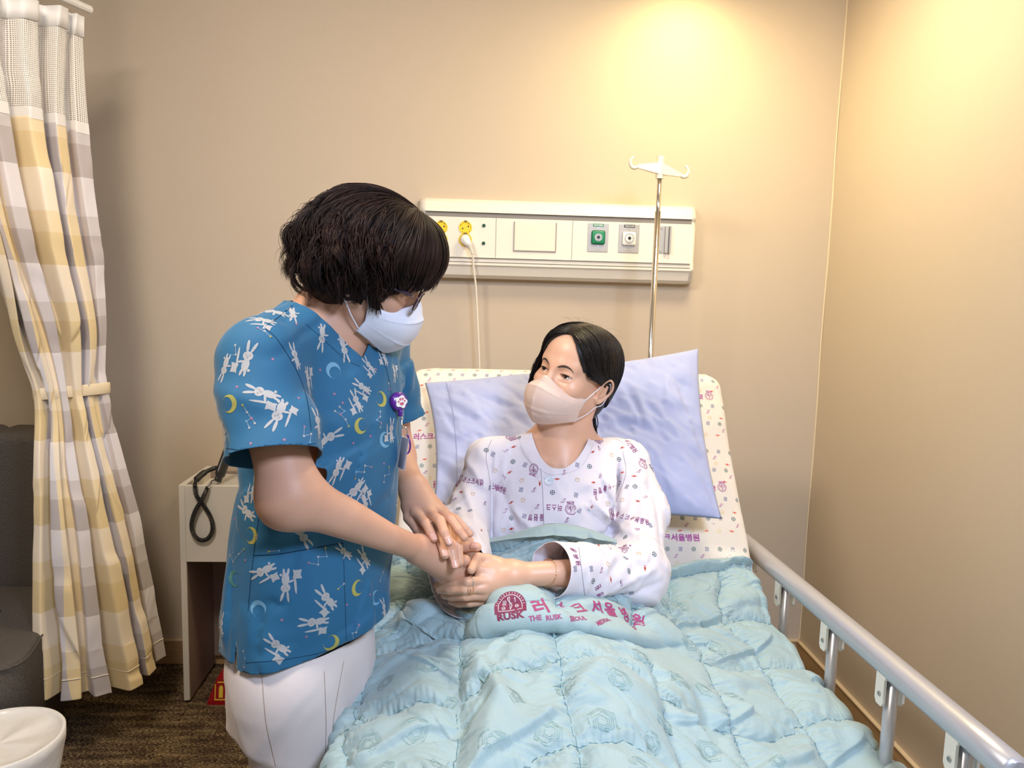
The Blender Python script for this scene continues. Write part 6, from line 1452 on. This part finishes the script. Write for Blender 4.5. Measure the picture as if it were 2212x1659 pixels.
f = pg.frame(1187, 1038)
if f:
    n = np.cross(f[1], f[2]); M = Matrix(((f[1][0], f[2][0], n[0], 0), (f[1][1], f[2][1], n[1], 0), (f[1][2], f[2][2], n[2], 0), (0, 0, 0, 1)))
    mb = MB().lathe([(.001, .0006), (.0098, .0006), (.0105, .0016), (.0098, .0028), (.0080, .0020), (.001, .0020)], f[0], 28, M=M)
    for s in (-1, 1): mb.lathe([(.001, .0020), (.0009, .0024)], f[0]+f[1]*.0018*s, 8, mi=1, M=M)
    mb.build('button', [mat('pearl_button', lin(226, 236, 244), .2, coat=.5), M_grey], go, auto=40)
# jewellery
M_gold2 = mat('gold', (.85, .55, .30), .25, 1)
M_silv = mat('silver', (.85, .83, .82), .2, 1)
def ring_on(p0, p1, t, r, m, name, square=False):
    p0, p1 = V3(p0), V3(p1); c_ = p0+(p1-p0)*t; d = (p1-p0)/np.linalg.norm(p1-p0); a = np.cross(d, V3(0, 0, 1)); a /= np.linalg.norm(a); b = np.cross(d, a)
    mb = MB(); mb.tube([c_+a*math.cos(q)*r+b*math.sin(q)*r for q in np.linspace(0, 2*math.pi, 28, endpoint=False)], .0009, 8, closed=True)
    if square:
        o = V3(0, -1, .15); o -= d*(o@d); o /= np.linalg.norm(o); u_ = np.cross(d, o)
        P = [c_+o*(r+.0004)+d*x+u_*y for x, y in ((-.0055, .006), (-.0045, -.006), (.0045, -.006), (.0055, .006))]; mb.tube(P, .0008, 6)
    return mb.build(name, m, pat, smooth=True)
ring_on(A_(*PLf[0][0]), A_(*PLf[0][1]), .80, .0104, M_silv, 'ring'); ring_on(A_(*PLf[1][0]), A_(*PLf[1][1]), .80, .0103, M_gold2, 'ring', True)
bc_ = at(1181, 1238, y=-1.276); d = (wrL-eL)/np.linalg.norm(wrL-eL); a = np.cross(d, V3(0, 0, 1)); a /= np.linalg.norm(a); b = np.cross(d, a); mb = MB()
mb.tube([bc_+a*math.cos(q)*.0262*(1+.02*math.sin(q*30))+b*math.sin(q)*.0262*(1+.02*math.sin(q*30))+d*.004*math.sin(q) for q in np.linspace(0, 2*math.pi, 120, endpoint=False)], [.0008+.0004*math.sin(k*1.6) for k in range(120)], 6, closed=True); mb.build('bracelet', M_gold2, pat, smooth=True)

# hair: parted, swept behind the ears into a low tail
capP = SU([ell((0, -.018, .034), (.084, .106, .092)), (ell((0, -.058, -.040), (.058, .048, .068)), .04), (ell((.0, .020, .058), (.073, .066, .054)), .03)], .03)
def hairP():
    V, Fs = sdf_mesh(capP, (-.11, -.14, -.12), (.11, .12, .15), .0035)
    w_ = np.interp(V[:, 2], [-.10, -.05, -.02, .01, .03, .055, .075, .090, .096], [.075, .070, .066, .061, .056, .044, .030, .012, -.01])
    y0 = np.interp(V[:, 2], [-.10, -.04, -.005, .02, .04], [-.045, -.040, -.022, .012, .012])
    Vc, Fc = clip(V, Fs, np.maximum(np.abs(V[:, 0]-.002)-w_, (y0-V[:, 1])))
    # nothing of the cap in front of the ears below their top
    val = np.interp(Vc[:, 2], [-.02, -.004, .010, .022, .03], [-.030, -.020, .022, .060, .3])-Vc[:, 1]
    Vc, Fc = clip(Vc, Fc, val)
    rs = np.random.RandomState(6); N, K = 5600, 26; t = np.linspace(0, 1, K); sg = np.where(rs.rand(N) < .5, 1, -1)[:, None]; s = rs.rand(N)**1.0; lay = rs.rand(N)
    L = lambda pts: np.array(pts)
    front = L([(.001, .066, .092), (.036, .066, .075), (.064, .045, .035), (.0795, .012, .014), (.078, -.030, .000), (.055, -.075, -.035), (.014, -.102, -.068)])
    midd = L([(.001, .005, .122), (.052, .000, .108), (.080, -.010, .060), (.083, -.030, .022), (.072, -.062, -.012), (.048, -.086, -.042), (.013, -.103, -.072)])
    back = L([(.001, -.055, .116), (.032, -.080, .096), (.050, -.102, .060), (.050, -.108, .015), (.040, -.104, -.020), (.026, -.101, -.050), (.010, -.104, -.075)])
    loose = L([(.001, .066, .092), (.040, .068, .070), (.066, .062, .032), (.074, .060, .002), (.076, .056, -.030), (.075, .052, -.058), (.071, .050, -.082)])
    def interp(s):
        a = np.clip(s*2, 0, 1)[:, None, None]; b = np.clip(s*2-1, 0, 1)[:, None, None]; return (front*(1-a)+midd*a)*(1-b)+back*b
    C = interp(s)
    hl = (s < .30) & (rs.rand(N) < .55); zr = rs.uniform(.030, .088, N); xr = np.interp(zr, [-.02, .01, .03, .055, .075, .090], [.066, .061, .056, .044, .030, .010])+.001
    hl &= ~((sg[:, 0] < 0) & (s < .24)); kk = np.clip((.088-zr)/.075, 0, 1); bc3 = lambda v: np.broadcast_to(v, (N, 3))
    H = np.stack([np.stack([xr, .068-.030*kk, zr], 1), np.stack([xr+.008, .058-.030*kk, zr-.012], 1), np.stack([.066+.010*kk, .040-.012*kk, .040-.030*kk], 1), np.stack([.079+0*kk, .012+0*kk, .016-.006*kk], 1), bc3([.078, -.030, .0]), bc3([.055, -.075, -.035]), bc3([.014, -.102, -.068])], 1)
    C[hl] = H[hl]
    isl = (sg[:, 0] < 0) & (s < .24); C[isl] = loose[None]*(1-.25*(s[isl]/.24))[:, None, None]+midd[None]*(.25*(s[isl]/.24))[:, None, None]
    C[..., 0] = C[..., 0]*sg+.001+.003*sg*0; C = C+rs.randn(N, 1, 3)*[.0012, .003, .0025]+rs.randn(N, 7, 3)*.0012
    P = cubic_resample(C, 1, K); off = -.002+.007*lay[:, None]*np.minimum(1, t*4+.2)[None]
    tail = np.clip((t-.84)/.16, 0, 1)
    Q = project(P.reshape(-1, 3), capP, off.reshape(-1), 3).reshape(N, K, 3); P = Q*(1-tail[None, :, None])+P*tail[None, :, None]
    P0 = cubic_resample(C, 1, K); bl = np.clip((t-.25)/.25, 0, 1)[None, :, None]; P[isl] = P0[isl]*bl+Q[isl]*(1-bl)
    sv, sf = strands('x', P, rs.uniform(.00045, .0009, N), None, None, PCc, PR_, 3)
    # low tail and a few flyaway hairs
    mb = MB()
    for k in range(170):
        j = rs.randn(3)*[.007, .004, .006]; p0 = V3(0, -.100, -.070)+j; pts = catmull([p0, p0+V3(.010, -.010, -.030)+rs.randn(3)*.003, p0+V3(.030, .004, -.062)+rs.randn(3)*.004, p0+V3(.040, .012, -.085-.02*rs.rand())+rs.randn(3)*.006], 6); mb.tube(to_world(pts, PCc, PR_), np.linspace(.0016, .0003, len(pts)), 5)
    for k in range(16):
        th = rs.uniform(-2.6, 2.6); p0 = V3(.05*math.sin(th)*rs.rand(), .06*rs.uniform(-1, 1), .118); p0 = project(p0[None], capP, .002, 4)[0]; o = p0/np.linalg.norm(p0); dd = V3(math.sin(th), rs.uniform(-.8, .4), 0)
        pts = catmull([p0, p0+o*.006+dd*.012, p0+o*.006+dd*.024, p0+o*.002+dd*.038], 5); mb.tube(to_world(pts, PCc, PR_), .00013, 3)
    W = to_world(Vc, PCc, PR_); n = len(W); VV = list(map(tuple, W))+list(map(tuple, sv)); FF = list(Fc)+[tuple(i+n for i in f) for f in sf]; m = len(VV); VV += mb.V; FF += [tuple(i+m for i in f) for f in mb.F]
    link('hair', mesh(VV, FF), mat('black_hair', (.008, .0055, .006), .38, spec=.35, noise=(50, .4)), pat)
hairP()
face_mask(pat, PCc, PR_, mat('mask_beige', lin(226, 198, 182), .75, bump=('noise', 600, .1, .0005)), mat('mask_seam_beige', lin(206, 178, 160), .8), mat('elastic_white_b', lin(232, 228, 230), .6))
